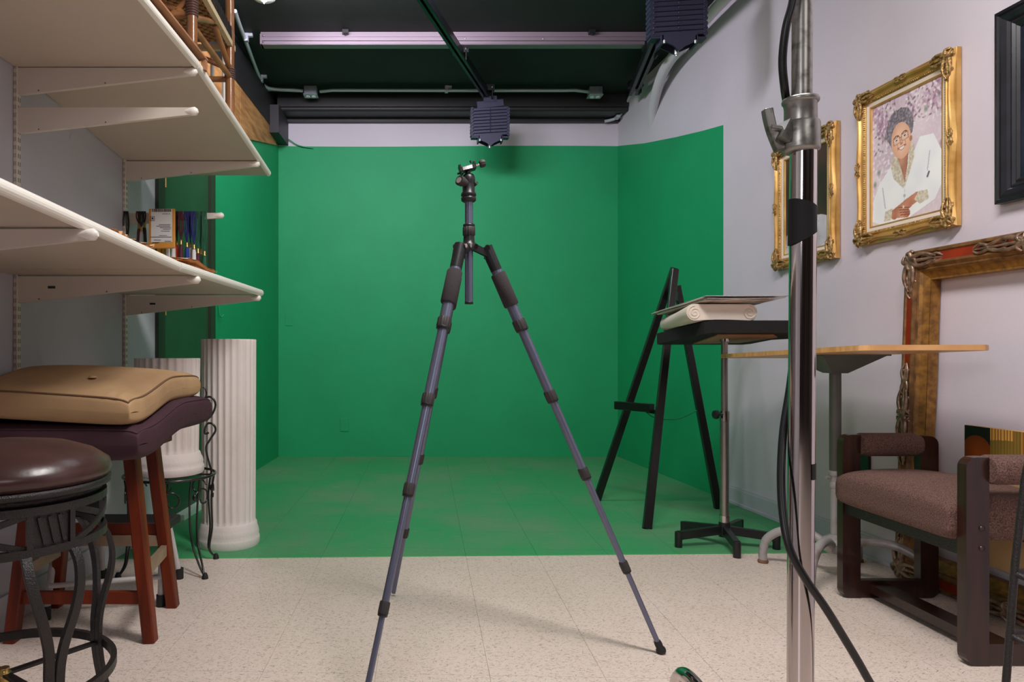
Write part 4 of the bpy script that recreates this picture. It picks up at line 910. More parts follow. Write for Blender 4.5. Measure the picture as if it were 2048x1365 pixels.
# posing stand
PC = Vector((1.455, 3.14, 0))
t = thing('posing_stand', 'chrome-stemmed posing table with a black padded top and star base', 'posing table', PC)
for px, py in ((1357, 1095), (1368, 1073), (1474, 1116), (1553, 1099), (1480, 1068)):
    f = G(px, py); d = (f-PC).normalized(); b = MB(); b.beam(PC+Vector((0, 0, 0.072)), f+Vector((0, 0, 0.052)), 0.024, 0.036, (-d.y, d.x, 0)); b.obj('base_arm', M_blk, t)
    b = MB(); b.cyl(f, f+Vector((0, 0, 0.068)), 0.016, n=14); b.obj('foot', M_blk, t, bevel=0.003)
b = MB(); b.cyl(PC+Vector((0, 0, 0.04)), PC+Vector((0, 0, 0.105)), 0.024, n=18); b.obj('hub', M_blk, t)
zk = H-(829-HZ)/F*3.14
b = MB(); b.cyl(PC+Vector((0, 0, 0.09)), PC+Vector((0, 0, zk)), 0.019, n=20); b.obj('lower_post', M_nickel, t)
b = MB(); b.cyl(PC+Vector((0, 0, zk)), PC+Vector((0, 0, 0.955)), 0.0145, n=20); b.obj('upper_post', M_nickel, t)
for z0_, z1_, r0_ in ((zk-0.03, zk+0.015, 0.021), (0.10, 0.135, 0.022), (0.915, 0.93, 0.02)): b = MB(); b.cyl(PC+Vector((0, 0, z0_)), PC+Vector((0, 0, z1_)), r0_, n=18); b.obj('collar', M_chrome, t)
b = MB(); b.tube([PC+Vector((-0.015, -0.012, zk)), PC+Vector((-0.04, -0.018, zk)), PC+Vector((-0.043, -0.019, zk)), PC+Vector((-0.055, -0.021, zk))], [0.006, 0.006, 0.021, 0.018], 16); b.obj('knob', M_blk, t)
def slab(b, pts, th, up): b.prism([Vector(p) for p in pts], Vector(up)*th)
nr = Vector((1.296, 2.96, 0.948)); fr = Vector((1.258, 3.42, 0.905))
tilt = lambda y: 0.948-(y-2.96)*0.093
b = MB(); xy = [(1.30, 2.99), (1.33, 2.95), (1.745, 2.95), (1.775, 2.98), (1.775, 3.18), (1.71, 3.22), (1.70, 3.40), (1.68, 3.43), (1.275, 3.43), (1.25, 3.41), (1.27, 3.22)]
b.prism([(x, y, tilt(y)) for x, y in xy], (0, 0.004, 0.052)); b.obj('padded_top', M_felt, t, bevel=0.008, bseg=3)
b = MB(); xy2 = [(1.36, 3.0), (1.60, 3.0), (1.66, 3.08), (1.60, 3.3), (1.40, 3.34)]
b.prism([(x, y, tilt(y)-0.006) for x, y in xy2], (0, 0, 0.005)); b.obj('wooden_underside', M_rawwood, t)
b = MB(); b.lathe([(0.015, 0.925), (0.035, 0.935), (0.04, 0.95)], PC, 18); b.obj('mount_flange', M_blk, t)
# ionic capital lying on the padded top
yf, yb = 3.0, 3.39; zt = lambda y: tilt(y)+0.054
xl, xr, hh = 1.225, 1.535, 0.075
prof = []
rr = hh/2
for k in range(13): q = PI/2+PI*k/12; prof.append((xl+rr+math.cos(q)*rr, rr+math.sin(q)*rr))
for k in range(7): prof.append((xl+rr+(xr-xl-2*rr)*(k+1)/8, 0.004*math.sin(PI*(k+1)/8)))
for k in range(13): q = -PI/2+PI*k/12; prof.append((xr-rr+math.cos(q)*rr, rr+math.sin(q)*rr))
t = thing('column_capital', 'cream scroll-ended column capital lying on the black padded table', 'column capital', ((xl+xr)/2, 3.2, zt(3.2)))
b = MB(); secs = [(yf, 0.93), (yf+0.01, 1.0), (yf+0.12, 0.94), (yf+0.2, 0.9), (yb-0.12, 0.94), (yb-0.01, 1.0), (yb, 0.93)]
vs = []; n = len(prof); xc = (xl+xr)/2
for (y, s) in secs:
    for (x, z) in prof: vs.append((xc+(x-xc)*(1+(s-1)*0.3)+(y-yf)*0.08, y, zt(y)+0.002+hh/2+(z-hh/2)*s))
fs = [tuple(range(n))[::-1], tuple(range((len(secs)-1)*n, len(secs)*n))]
b.add(vs, fs); b.add(vs, [(i*n+k, i*n+(k+1) % n, (i+1)*n+(k+1) % n, (i+1)*n+k) for i in range(len(secs)-1) for k in range(n)], True); b.obj('block', M_cream, t)
for s, cx in ((1, xl+rr), (-1, xr-rr)):
    b = MB(); b.tube(spiral((cx, yf-0.001, zt(yf)+rr), rr*0.82, 0.004, PI/2, PI/2+s*4.2*PI, (1, 0, 0), (0, 0, 1), 60), 0.0022, 6); b.obj('volute', M_cream, t)
# flat wrapped prints on top
t = thing('wrapped_prints', 'stack of thin printed boards in clear film on top of the capital', 'packet', (1.45, 3.15, 1.09))
z1 = lambda y: zt(y)+0.082
for k, (x0, y0, x1, y1, m_, th_) in enumerate(((1.285, 2.95, 1.58, 3.36, M_board, 0.004), (1.29, 2.94, 1.62, 3.34, M_film, 0.003), (1.275, 2.96, 1.59, 3.41, M_board, 0.004), (1.28, 2.93, 1.655, 3.40, M_film, 0.002))):
    b = MB(); z = lambda y, k=k: z1(y)+0.005*k
    N = 6
    def g(u, v, z=z, x0=x0, x1=x1, y0=y0, y1=y1, k=k): return Vector((x0+(x1-x0)*u-0.05*(v), y0+(y1-y0)*v, z(y0+(y1-y0)*v)+0.0015*math.sin(9*u+k)*math.sin(7*v+k)+(0.006*max(0, u-0.8)*5*(1 if k % 2 else 0.4))))
    b.grid(N*2, N*2, g, False); b.grid(N*2, N*2, lambda u, v: g(u, v)+Vector((0, 0, th_)), False)
    e = [(i/11, 0) for i in range(12)]+[(1, i/11) for i in range(12)]+[(1-i/11, 1) for i in range(12)]+[(0, 1-i/11) for i in range(12)]
    vs = [g(u, v) for u, v in e]+[g(u, v)+Vector((0, 0, th_)) for u, v in e]; n = len(e); b.add(vs, [(i, (i+1) % n, n+(i+1) % n, n+i) for i in range(n)])
    b.obj('print' if m_ is M_board else 'film', m_, t)
# pedestal table
TC = Vector((1.685, 2.71, 0))
t = thing('pedestal_table', 'wooden drawing-board table on a grey pipe pedestal by the right wall', 'table', TC)
zb0 = lambda y: 0.877-(y-2.18)*0.031
b = MB(); xy = [(1.455, 2.17), (1.80, 2.15), (1.835, 2.18), (1.83, 3.13), (1.80, 3.15), (1.45, 3.15), (1.43, 3.12), (1.435, 2.19)]
b.prism([(x, y, zb0(y)-0.007) for x, y in xy], (0, 0, 0.017)); b.obj('board', M_pine, t, bevel=0.005, bseg=3)
b = MB(); hw = 0.118; s2 = 0.03
vs = [(TC.x-hw, TC.y-hw, 0.852), (TC.x+hw, TC.y-hw, 0.852), (TC.x+hw, TC.y+hw, 0.845), (TC.x-hw, TC.y+hw, 0.845)]
lo_ = [(TC.x-s2, TC.y-s2, 0.785), (TC.x+s2, TC.y-s2, 0.785), (TC.x+s2, TC.y+s2, 0.785), (TC.x-s2, TC.y+s2, 0.785)]
b.hexa(lo_+vs); b.box((TC.x-hw-0.01, TC.y-hw-0.01, 0.852), (TC.x+hw+0.01, TC.y+hw+0.01, 0.858)); b.obj('bracket', M_grysteel, t)
b = MB(); b.cyl(TC+Vector((0, 0, 0.40)), TC+Vector((0, 0, 0.79)), 0.0205, n=20); b.obj('upper_post', M_grysteel, t)
b = MB(); b.cyl(TC+Vector((0, 0, 0.12)), TC+Vector((0, 0, 0.41)), 0.0165, n=20); b.obj('lower_post', M_pipe, t)
b = MB(); b.lathe([(0.018, 0.385), (0.024, 0.39), (0.024, 0.405), (0.018, 0.41)], TC, 18); b.cyl(TC+Vector((-0.035, 0, 0.38)), TC+Vector((-0.015, 0, 0.38)), 0.006, n=8); b.lathe([(0.018, 0.34), (0.021, 0.345), (0.021, 0.36), (0.018, 0.365)], TC, 18); b.obj('clamp_collar', M_pipe, t)
b = MB(); b.lathe([(0.03, 0.09), (0.055, 0.105), (0.06, 0.13), (0.045, 0.145), (0.018, 0.16)], TC, 8, smooth=False); b.obj('hub', M_pipe, t)
for px, py in ((1526, 1126), (1621, 1187), (1716, 1124), (1862, 1188)):
    f = G(px, py); d = (f-TC); r = d.length; d.normalize()
    b = MB(); b.tube(spline([TC+d*0.03+Vector((0, 0, 0.118)), TC+d*(r*0.35)+Vector((0, 0, 0.15)), TC+d*(r*0.68)+Vector((0, 0, 0.148)), TC+d*(r*0.93)+Vector((0, 0, 0.105)), f+Vector((0, 0, 0.05)), f+Vector((0, 0, 0.012))], 5), 0.0165, 14); b.obj('arched_leg', M_pipe, t)
    b = MB(); b.lathe([(0.019, 0.0), (0.021, 0.006), (0.018, 0.014)], f, 16); b.obj('foot_collar', M_rust, t)

# ------------------------------------------------------------------ armchair
t = thing('armchair', 'dark wood armchair with brown tweed seat and padded arms', 'chair', (1.74, 2.2, 0))
def post_poly(x0, x1, z0, z1, y, th, rt=0.03, rb=0.03, corners=('tl', 'tr', 'bl')):
    pts = []
    def cor(cx, cz, r, a0, a1):
        for k in range(6): q = a0+(a1-a0)*k/5; pts.append((cx+r*math.cos(q), y, cz+r*math.sin(q)))
    cor(x0+rb, z0+rb, rb, PI, 1.5*PI) if 'bl' in corners else pts.append((x0, y, z0))
    cor(x1-rb, z0+rb, rb, 1.5*PI, 2*PI) if 'br' in corners else pts.append((x1, y, z0))
    cor(x1-rt, z1-rt, rt, 0, PI/2) if 'tr' in corners else pts.append((x1, y, z1))
    cor(x0+rt, z1-rt, rt, PI/2, PI) if 'tl' in corners else pts.append((x0, y, z1))
    b = MB(); b.prism(pts, (0, th, 0)); return b
zt_ = 0.575
for k, (y, th, rx) in enumerate(((2.46, 0.032, 1.893), (1.923, 0.032, 1.893))):
    b = post_poly(1.556, 1.619, 0.0, zt_-0.0, y, th, corners=('tl', 'bl')); b.obj('front_post', M_dkwood, t, bevel=0.003)
    b = post_poly(rx-0.063, rx, 0.0, zt_-0.005, y, th, corners=('tr', 'br')); b.obj('rear_post', M_dkwood, t, bevel=0.003)
    b = MB(); b.box((1.617, y+0.001, 0.0), (rx-0.06, y+th-0.001, 0.062)); b.obj('runner', M_dkwood, t, bevel=0.003)
    b = MB(); b.box((1.615, y+0.006, zt_-0.055), (rx-0.06, y+th-0.006, zt_-0.02)); b.obj('arm_rail', M_dkwood, t)
    b = MB(); n = 14
    def pad(u, v, y=y, th=th, rx=rx):
        a = 2*PI*u; cz = zt_-0.036; sx = 1.620+(rx-0.066-1.620)*v; e = 1.0 if 0.04 < v < 0.96 else 0.86
        return Vector((sx, y+th/2+math.copysign(abs(math.cos(a))**0.7, math.cos(a))*0.047*e, cz+math.copysign(abs(math.sin(a))**0.7, math.sin(a))*0.040*e))
    b.grid(20, 26, pad, True, True)
    for v in (0, 1): b.add([pad(i/20, v) for i in range(20)], [tuple(range(20))])
    b.obj('arm_pad', M_brown, t)
    for zz in ((0.38, 0.325) if k else ()):
        b = MB(); b.lathe([(0.0075, 0), (0.007, 0.003), (0.003, 0.005)], (1.598, y-0.0, zz), 14, axis=(0, -1, 0)); b.obj('bolt', M_dkwood, t)
# seat cushion between frames
b = MB()
def seatf(u, v, s=1):
    x = 1.53+(1.90-1.53)*u; y = 1.956+(2.459-1.956)*v
    uu = abs(2*u-1); vv = abs(2*v-1); e = (max(0, 1-uu**5))**(1/4)*(max(0, 1-vv**12))**(1/6)
    fr = 0.012*math.sin(PI*v)
    return Vector((x, y, 0.388+s*(0.022+0.036*e)+(0.012*math.sin(PI*v)*e+0.014*(1-(2*u-1)**2) if s > 0 else 0)))
W_ = lambda q: 0.5-0.5*math.cos(PI*q)
b.grid(30, 20, lambda u, v: seatf(W_(u), W_(v))); b.grid(30, 20, lambda u, v: seatf(W_(u), W_(v), -1))
bd = [(i/20, 0) for i in range(20)]+[(1, i/20) for i in range(20)]+[(1-i/20, 1) for i in range(20)]+[(0, 1-i/20) for i in range(20)]
vs = [seatf(u, v) for u, v in bd]+[seatf(u, v, -1) for u, v in bd]; n = len(bd); b.add(vs, [(i, (i+1) % n, n+(i+1) % n, n+i) for i in range(n)], True)
b.obj('seat_cushion', M_brown, t)
b = MB(); b.beam((1.575, 2.46, 0.318), (1.575, 1.955, 0.318), 0.022, 0.04, (1, 0, 0)); b.obj('seat_rail', M_iron, t)
b = MB(); b.beam((1.87, 2.46, 0.318), (1.87, 1.955, 0.318), 0.022, 0.04, (1, 0, 0)); b.obj('seat_rail', M_iron, t)
b = MB(); b.box((1.590, 1.96, 0.330), (1.61, 2.455, 0.345)); b.obj('white_underlay', M_paper, t)
b = MB(); b.beam((1.685, 2.465, 0.035), (1.685, 1.95, 0.035), 0.07, 0.03, (1, 0, 0)); b.obj('stretcher', M_dkwood, t)
# ------------------------------------------------------------------ partial wire stool at the right edge
t = thing('metal_rod_stool', 'thin dark metal stool leg with rungs cut off at the right edge', 'stool', (1.1, 1.2, 0))
Yr = 1.22
b = MB(); b.tube([P(2150, 760, Yr), P(2075, 850, Yr), P(2050, 960, Yr), P(2030, 1130, Yr), P(2008, 1420, Yr-0.0), Vector((P(1993, 1600, Yr).x, Yr, 0.005))], 0.006, 10); b.obj('leg', M_iron, t)
b = MB(); b.tube([P(2240, 830, Yr), P(2280, 1420, Yr), Vector((P(2290, 1600, Yr).x, Yr, 0.005))], 0.006, 10); b.obj('leg', M_iron, t)
for py, px in ((1146, 2029), (1270, 2020)):
    a = P(px, py, Yr); b = MB(); b.tube(spline([a, a+Vector((0.012, -0.02, -0.008)), a+Vector((0.05, -0.09, -0.02))], 4), 0.0055, 8); b.tube(spline([a, a+Vector((0.05, 0.01, 0.0)), a+Vector((0.2, 0.01, 0.0))], 4), 0.0055, 8); b.obj('rung', M_iron, t)
b = MB(); b.lathe([(0.14, 0.0), (0.15, 0.01), (0.15, 0.03), (0.13, 0.045), (0.02, 0.05)], (P(2150, 760, Yr).x+0.20, Yr+0.02, P(2150, 760, Yr).z-0.01), 28); b.obj('seat', M_rubber, t)

# ------------------------------------------------------------------ light stand in the foreground
PX, PY_ = 0.608, 1.06; KP = lambda px, py, Y=PY_: P(px, py, Y)
t = thing('light_stand', 'chrome rolling light stand with a clamp collar in the right foreground', 'light stand', (PX, PY_, 0))
r_ = 0.0185; xlow = (1596-CX)/F*PY_
b = MB(); b.tube([(PX-0.003, PY_, 0.03), (PX-0.001, PY_, 0.6), (PX+0.003, PY_, 1.18)], r_, 32); b.obj('lower_tube', M_chrome, t)
zc0 = H+(HZ-300)/F*PY_; xu = (1604-CX)/F*PY_
b = MB(); b.tube([(xu-0.001, PY_, zc0-0.05), (xu+0.002, PY_, 1.75)], 0.0140, 28); b.tube([(xu+0.002, PY_, 1.74), (xu+0.003, PY_, 2.25)], 0.0115, 24); b.obj('upper_tube', M_chromedull, t)
z = lambda py: H+(HZ-py)/F*PY_
b = MB(); xk = (1601-CX)/F*PY_
for q in ([(0.0205, z(305)), (0.0262, z(302)), (0.0268, z(298)), (0.0268, z(250)), (0.0258, z(246))], [(0.0225, z(247)), (0.0222, z(209)), (0.0232, z(207))], [(0.0232, z(208)), (0.0252, z(206)), (0.0258, z(202)), (0.0246, z(198)), (0.016, z(196))]): b.lathe(q, (xk, PY_, 0), 40)
b.obj('clamp_collar', M_chromedull, t)
b = MB(); b.beam((xk-0.02, PY_-0.004, z(272)), (xk-0.034, PY_-0.006, z(262)), 0.03, 0.026, (0, 0, 1)); b.cyl((xk-0.026, PY_-0.004, z(262)), (xk-0.048, PY_-0.004, z(258)), 0.006, n=10); b.obj('clamp_boss', M_chromedull, t)
b = MB(); pts = spline([KP(1534, 218), KP(1538, 240), KP(1546, 268), KP(1560, 302)], 5)
b.strap(pts, [Vector((1, 0, 0.3))]*len(pts), 0.014, 0.013); b.obj('wing_handle', M_chromedull, t, bevel=0.005, bseg=3)
b = MB(); b.lathe([(0.0197, z(478)), (0.0197, z(410))], (PX+0.001, PY_, 0), 32)
vs = []
n = 32; lo_, hi_ = [], []
for k in range(n):
    a = 2*PI*k/n; sh = 0.012*math.cos(a)*1.0
    lo_.append((PX+0.001+0.0196*math.cos(a), PY_+0.0196*math.sin(a), z(478)+sh*0.9)); hi_.append((PX+0.001+0.0196*math.cos(a), PY_+0.0196*math.sin(a), z(408)-sh*0.6))
b = MB(); b.add(lo_+hi_, [(k, (k+1) % n, n+(k+1) % n, n+k) for k in range(n)], True); b.obj('gaffer_tape', M_tape, t)
b = MB(); b.add([(PX-0.0+0.0192*math.cos(a), PY_+0.0192*math.sin(a), zz) for zz in (z(957), z(926)) for a in [(-PI*0.42)+PI*0.5*k/8 for k in range(9)]], [(k, k+1, 10+k, 9+k) for k in range(8)], True); b.obj('gaffer_tape', M_tape, t)
# base: hub and arched chrome legs
HB = Vector((PX, PY_, 0.17))
b = MB(); b.lathe([(0.02, -0.06), (0.036, -0.05), (0.036, 0.03), (0.026, 0.04)], HB, 28); b.obj('base_hub', M_chromedull, t)
tipx = P(1345, 1365, 1.50)
for ang_ in (93, 213, 333):
    a = math.radians(ang_); d = Vector((math.cos(a), math.sin(a), 0)); rr = 0.43
    b = MB(); b.tube(spline([HB+d*0.03, HB+d*0.2+Vector((0, 0, 0.01)), HB+d*(rr-0.07)+Vector((0, 0, 0.028)), HB+d*(rr-0.02)+Vector((0, 0, 0.008)), HB+d*rr+Vector((0, 0, -0.05)), HB+d*(rr+0.002)+Vector((0, 0, -0.115))], 7), 0.016, 20); b.obj('arched_leg', M_chrome, t)
    f = HB+d*(rr+0.002)+Vector((0, 0, -0.17)); b = MB(); b.cyl(f+Vector((0, 0, 0.055)), f+Vector((0, 0, 0.04)), 0.014, n=14); b.cyl(f+Vector((-0.011, 0, 0.0255)), f+Vector((0.011, 0, 0.0255)), 0.0255, n=22); b.obj('castor', M_rubber, t)
# cable
b = MB(); cp = [(1592, -60, -0.03), (1586, 0, -0.025), (1572, 55, -0.02), (1565, 120, -0.01), (1569, 175, 0.0), (1575, 215, 0.03), (1585, 280, 0.04), (1592, 420, 0.04), (1592, 640, 0.04), (1582, 760, 0.035), (1567, 860, 0.02), (1562, 950, 0.0), (1566, 1030, -0.02), (1580, 1100, -0.035), (1612, 1160, -0.04), (1650, 1215, -0.04), (1690, 1280, -0.03), (1728, 1345, -0.02), (1760, 1410, -0.01), (1800, 1540, 0.0)]
pts = spline([P(px, py, PY_+dy) for px, py, dy in cp], 8); b.tube(pts, 0.0058, 12); cb = tag(b.obj('power_cable', M_cable), 'black power cable looping down beside the chrome light stand', 'cable')

# ------------------------------------------------------------------ framed pictures on the right wall
NW = Vector((-1, -0.055, 0)).normalized(); UW = Vector((0.055, -1, 0)).normalized(); VW = Vector((0, 0, 1))
def ring_frame(b, O, U, V, N, W_, H_, prof, fw, wave=0.0, nseg=24):
    rings = []
    for (s, h) in prof:
        A = wave*max(0, 1-s/(fw*0.8)) if s > 0 else 0; pts = []
        for side in range(4):
            for k in range(nseg):
                f = k/nseg; wv = A*math.sin(2*PI*f)**2*(1 if True else 0)
                ln = (W_ if side % 2 == 0 else H_)-2*s
                e = s+f*ln; i = s+wv
                if side == 0: u, v = e, i
                elif side == 1: u, v = W_-i, e
                elif side == 2: u, v = W_-e, H_-i
                else: u, v = i, H_-e
                pts.append(O+U*u+V*v+N*h)
        rings.append(pts)
    n = 4*nseg; vs = [p for r in rings for p in r]
    fs = [(i*n+k, i*n+(k+1) % n, (i+1)*n+(k+1) % n, (i+1)*n+k) for i in range(len(rings)-1) for k in range(n)]
    b.add(vs, fs, False); return b
def leafwork(b, c, U, V, N, s, dirs, seed=0):
    """carved acanthus: spiral leaves growing from c"""
    rnd = random.Random(seed)
    b.ball(c+N*s*0.04, s*0.24, 10)
    for (a, ln) in dirs:
        for sg in (-1, 1):
            d0 = U*math.cos(a)+V*math.sin(a); e0 = (-U*math.sin(a)+V*math.cos(a))*sg
            pts = [c+d0*s*ln*f+e0*s*(0.10+0.22*math.sin(PI*f))+N*s*(0.10+0.10*math.sin(PI*f)) for f in (0, 0.25, 0.5, 0.75, 1.0)]
            pts = spline(pts, 3); n = len(pts); b.tube(pts, [s*0.14*(1-0.7*i/(n-1))+0.001 for i in range(n)], 7)
            cc = c+d0*s*ln*0.62+e0*s*0.30+N*s*0.08
            b.tube(spiral(cc, s*0.15, s*0.03, rnd.uniform(0, 6), rnd.uniform(0, 6)+5, U, V, 12), s*0.075, 6)
        b.tube([c+d0*s*ln*f+N*s*(0.14-0.05*f) for f in (0.1, 0.5, 1.05)], [s*0.13, s*0.11, s*0.03], 7)
def wall_origin(Yfar, z0, off): return Vector((XR(Yfar), Yfar, z0))+NW*off
def gold_frame(Yf, Yn, z0, z1, label, paint, tiltv=0.0):
    O = wall_origin(Yf, z0, 0.004); W_ = (Yf-Yn)/abs(UW.y); H_ = z1-z0; V = (VW+NW*tiltv).normalized(); N = NW
    t = thing('framed_portrait', label, 'framed picture', O+UW*W_/2, 'gilt-framed portraits on the right wall'); fw = 0.052
    b = MB(); ring_frame(b, O, UW, V, N, W_, H_, [(0.0, 0), (0.0, 0.017), (0.001, 0.018), (0.003, 0.022), (0.007, 0.029), (0.012, 0.032), (0.019, 0.029), (0.026, 0.022), (0.031, 0.019), (0.036, 0.021), (0.040, 0.024), (0.044, 0.023), (0.048, 0.017), (fw, 0.015), (fw, 0.0)], fw, 0.010); b.obj('moulding', M_gold, t)
    b = MB(); ring_frame(b, O, UW, V, N, W_, H_, [(fw-0.002, 0.0), (fw-0.002, 0.015), (fw+0.016, 0.011), (fw+0.016, 0)], fw); b.obj('liner', M_liner, t)
    b = MB(); ring_frame(b, O, UW, V, N, W_, H_, [(fw+0.015, 0.0), (fw+0.015, 0.013), (fw+0.020, 0.012), (fw+0.022, 0.005), (fw+0.022, 0)], fw); b.obj('inner_lip', M_gold, t)
    b = MB(); n1 = int((W_-2*fw)/0.0085); n2 = int((H_-2*fw)/0.0085); s = 0.045
    for i in range(n1):
        for v in (s, H_-s): b.ball(O+UW*(s+(W_-2*s)*(i+0.5)/n1)+V*v+N*0.020, 0.0042, 6)
    for i in range(n2):
        for u in (s, W_-s): b.ball(O+UW*u+V*(s+(H_-2*s)*(i+0.5)/n2)+N*0.020, 0.0042, 6)
    o = b.obj('beading', M_goldorn, t); o['kind'] = 'stuff'
    k = 0
    for (u, v, a) in ((0, 0, PI/4), (W_, 0, 3*PI/4), (W_, H_, -3*PI/4), (0, H_, -PI/4)):
        c = O+UW*(u+math.copysign(0.026, W_/2-u))+V*(v+math.copysign(0.024, H_/2-v))+N*0.024
        b = MB(); leafwork(b, c, UW, V, N, 0.054, [(a-PI/4, 1.5), (a+PI/4, 1.5), (a, 0.5), (a+PI, 0.5)], k); b.obj('corner_ornament', M_goldorn, t); k += 1
    for (u, v, a) in ((W_/2, 0.016, 0), (W_/2, H_-0.016, 0), (0.016, H_/2, PI/2), (W_-0.016, H_/2, PI/2)):
        c = O+UW*u+V*v+N*0.026; b = MB(); leafwork(b, c, UW, V, N, 0.028, [(a, 1.2), (a+PI, 1.2)], k); b.obj('centre_ornament', M_goldorn, t); k += 1
    s = fw+0.0215; nx, ny = 190, 240
    paint_panel(O+UW*s+V*s+N*0.005, UW*(W_-2*s), V*(H_-2*s), nx, ny, paint, 'portrait_print', t, 0.35)
    return t
PMAT = {}
def paint_panel(O, Uv, Vv, nx, ny, fn, name, parent, rough=0.5):
    vs = [O+Uv*(i/(nx-1))+Vv*(j/(ny-1)) for j in range(ny) for i in range(nx)]
    fs = [(j*nx+i, j*nx+i+1, (j+1)*nx+i+1, (j+1)*nx+i) for j in range(ny-1) for i in range(nx-1)]
    me = bpy.data.meshes.new(name); me.from_pydata(vs, [], fs); me.update()
    ca = me.color_attributes.new('Col', 'FLOAT_COLOR', 'POINT'); buf = []
    for j in range(ny):
        for i in range(nx):
            c = fn(i/(nx-1), j/(ny-1)); buf += list(srgb(*[min(255, max(0, v)) for v in c]))
    ca.data.foreach_set('color', buf)
    if rough not in PMAT: PMAT[rough] = vcol_mat('printed_surface', rough)
    me.materials.append(PMAT[rough]); o = bpy.data.objects.new(name, me); COL.objects.link(o); o.parent = parent
    o.matrix_parent_inverse = parent.matrix_basis.inverted(); return o
from mathutils import noise
def nz(x, y, s, o=0): return noise.noise(Vector((x*s+o, y*s-o, o*0.37)))
def mixc(a, c, f): f = min(1, max(0, f)); return tuple(a[i]*(1-f)+c[i]*f for i in range(3))
def inpoly(x, y, poly):
    r = False; n = len(poly)
    for i in range(n):
        x0, y0 = poly[i]; x1, y1 = poly[(i+1) % n]
        if (y0 > y) != (y1 > y) and x < (x1-x0)*(y-y0)/(y1-y0)+x0: r = not r
    return r
def seg(x, y, x0, y0, x1, y1):
    dx, dy = x1-x0, y1-y0; t = max(0, min(1, ((x-x0)*dx+(y-y0)*dy)/(dx*dx+dy*dy))); return math.hypot(x-x0-t*dx, y-y0-t*dy)
AS = 1.28   # height / width of the print
def portrait_white(u, v):
    x, y = u, v*AS
    c = mixc((238, 220, 228), (220, 200, 212), 0.5+1.2*nz(x, y, 3, 1))
    c = mixc(c, (186, 146, 170), max(0, nz(x, y, 5, 7)+0.12+0.4*nz(x, y, 24, 1))*2.0*(1 if (x > 0.5 and y > 0.95) or (x < 0.35 and y > 0.78) or (x > 0.85 and 0.5 < y < 0.75) else 0.15))
    c = mixc(c, (246, 238, 242), max(0, nz(x, y, 30, 3))*2.0*(1 if (x > 0.5 and y > 0.9) or x < 0.35 else 0.3)); c = mixc(c, (150, 116, 140), max(0, nz(x, y, 34, 13)-0.15)*2.5*(1 if (x > 0.5 and y > 0.95) or (x < 0.35 and y > 0.75) else 0.0))
    for lx, ly, r in ((0.78, 1.03, 0.032), (0.95, 1.12, 0.03), (0.10, 0.56, 0.035), (0.04, 0.44, 0.035), (0.2, 0.9, 0.03), (0.55, 1.16, 0.02)):
        d = math.hypot((x-lx)/1.0, (y-ly)/1.4); c = mixc(c, (118, 128, 116), 0.9*(1-d/r) if d < r else 0)
    # jacket
    body = [(0.0, 0.05), (0.02, 0.28), (0.1, 0.42), (0.28, 0.58), (0.36, 0.66), (0.62, 0.66), (0.7, 0.78), (0.88, 0.76), (0.99, 0.56), (1.0, 0.28), (0.9, 0.12), (0.55, 0.0), (0.12, 0.0)]
    if inpoly(x, y, body):
        c = mixc((255, 255, 255), (242, 242, 248), 0.4+0.8*nz(x, y, 5, 2))
        if seg(x, y, 0.2, 0.16, 0.16, 0.38) < 0.008: c = (206, 204, 210)
        if seg(x, y, 0.8, 0.42, 0.83, 0.6) < 0.006: c = (196, 198, 210)
        if seg(x, y, 0.80, 0.36, 0.82, 0.40) < 0.012: c = (110, 112, 124)
        if seg(x, y, 0.49, 0.3, 0.48, 0.16) < 0.004: c = (222, 220, 224)
    skin = (236, 180, 150)
    if inpoly(x, y, [(0.37, 0.70), (0.55, 0.74), (0.53, 0.55), (0.49, 0.36), (0.40, 0.56)]): c = mixc(skin, (160, 104, 82), 0.5+nz(x, y, 8, 4))
    if inpoly(x, y, [(0.30, 0.66), (0.37, 0.68), (0.43, 0.54), (0.495, 0.36), (0.47, 0.31), (0.33, 0.44), (0.29, 0.56)]) or inpoly(x, y, [(0.54, 0.76), (0.62, 0.74), (0.62, 0.60), (0.54, 0.42), (0.48, 0.31), (0.50, 0.40), (0.55, 0.60)]):
        c = mixc((232, 222, 202), (202, 188, 168), 0.5+1.5*nz(x, y, 40, 6))
    if math.hypot(x-0.485, y-0.235) < 0.016: c = (196, 186, 170)
    # hair
    hx, hy = (x-0.415)/0.20, (y-0.95)/0.20; hr = math.hypot(hx, hy)+0.10*nz(x, y, 16, 9)
    if hr < 1: c = mixc((112, 104, 114), (178, 170, 180), 0.45+1.0*nz(x, y, 40, 5)+0.5*(0.9-y))
    # head, tilted ellipse
    dx, dy = x-0.435, y-0.815; th = 0.18; ex = (dx*math.cos(th)+dy*math.sin(th))/0.142; ey = (-dx*math.sin(th)+dy*math.cos(th))/0.192
    d = math.hypot(ex, ey)
    if d < 1:
        c = mixc((255, 206, 178), (226, 168, 138), max(0, d-0.45)+0.2*nz(x, y, 9, 8)+(0.15 if ex < -0.3 else 0))
        for sx in (-0.42, 0.42):
            q = math.hypot((ex-sx)/0.22, (ey-0.14)/0.07)
            if q < 1: c = (240, 232, 228) if q > 0.5 else (62, 40, 36)
            if abs(ey-(0.32+0.06*(1-abs((ex-sx)/0.25)))) < 0.035 and abs(ex-sx) < 0.28: c = (110, 84, 78)
            g = max(abs(ex-sx)/0.34, abs(ey-0.10)/0.18)
            if 0.88 < g < 1.05: c = mixc(c, (120, 82, 66), 0.75)
        if abs(ex) < 0.1 and abs(ey-0.16) < 0.025: c = (120, 82, 66)
        if math.hypot((ex)/0.16, (ey+0.17)/0.07) < 1: c = mixc(c, (164, 106, 82), 0.6)
        if math.hypot((ex)/0.05, (ey-0.02)/0.16) < 1: c = mixc(c, (232, 184, 156), 0.6)
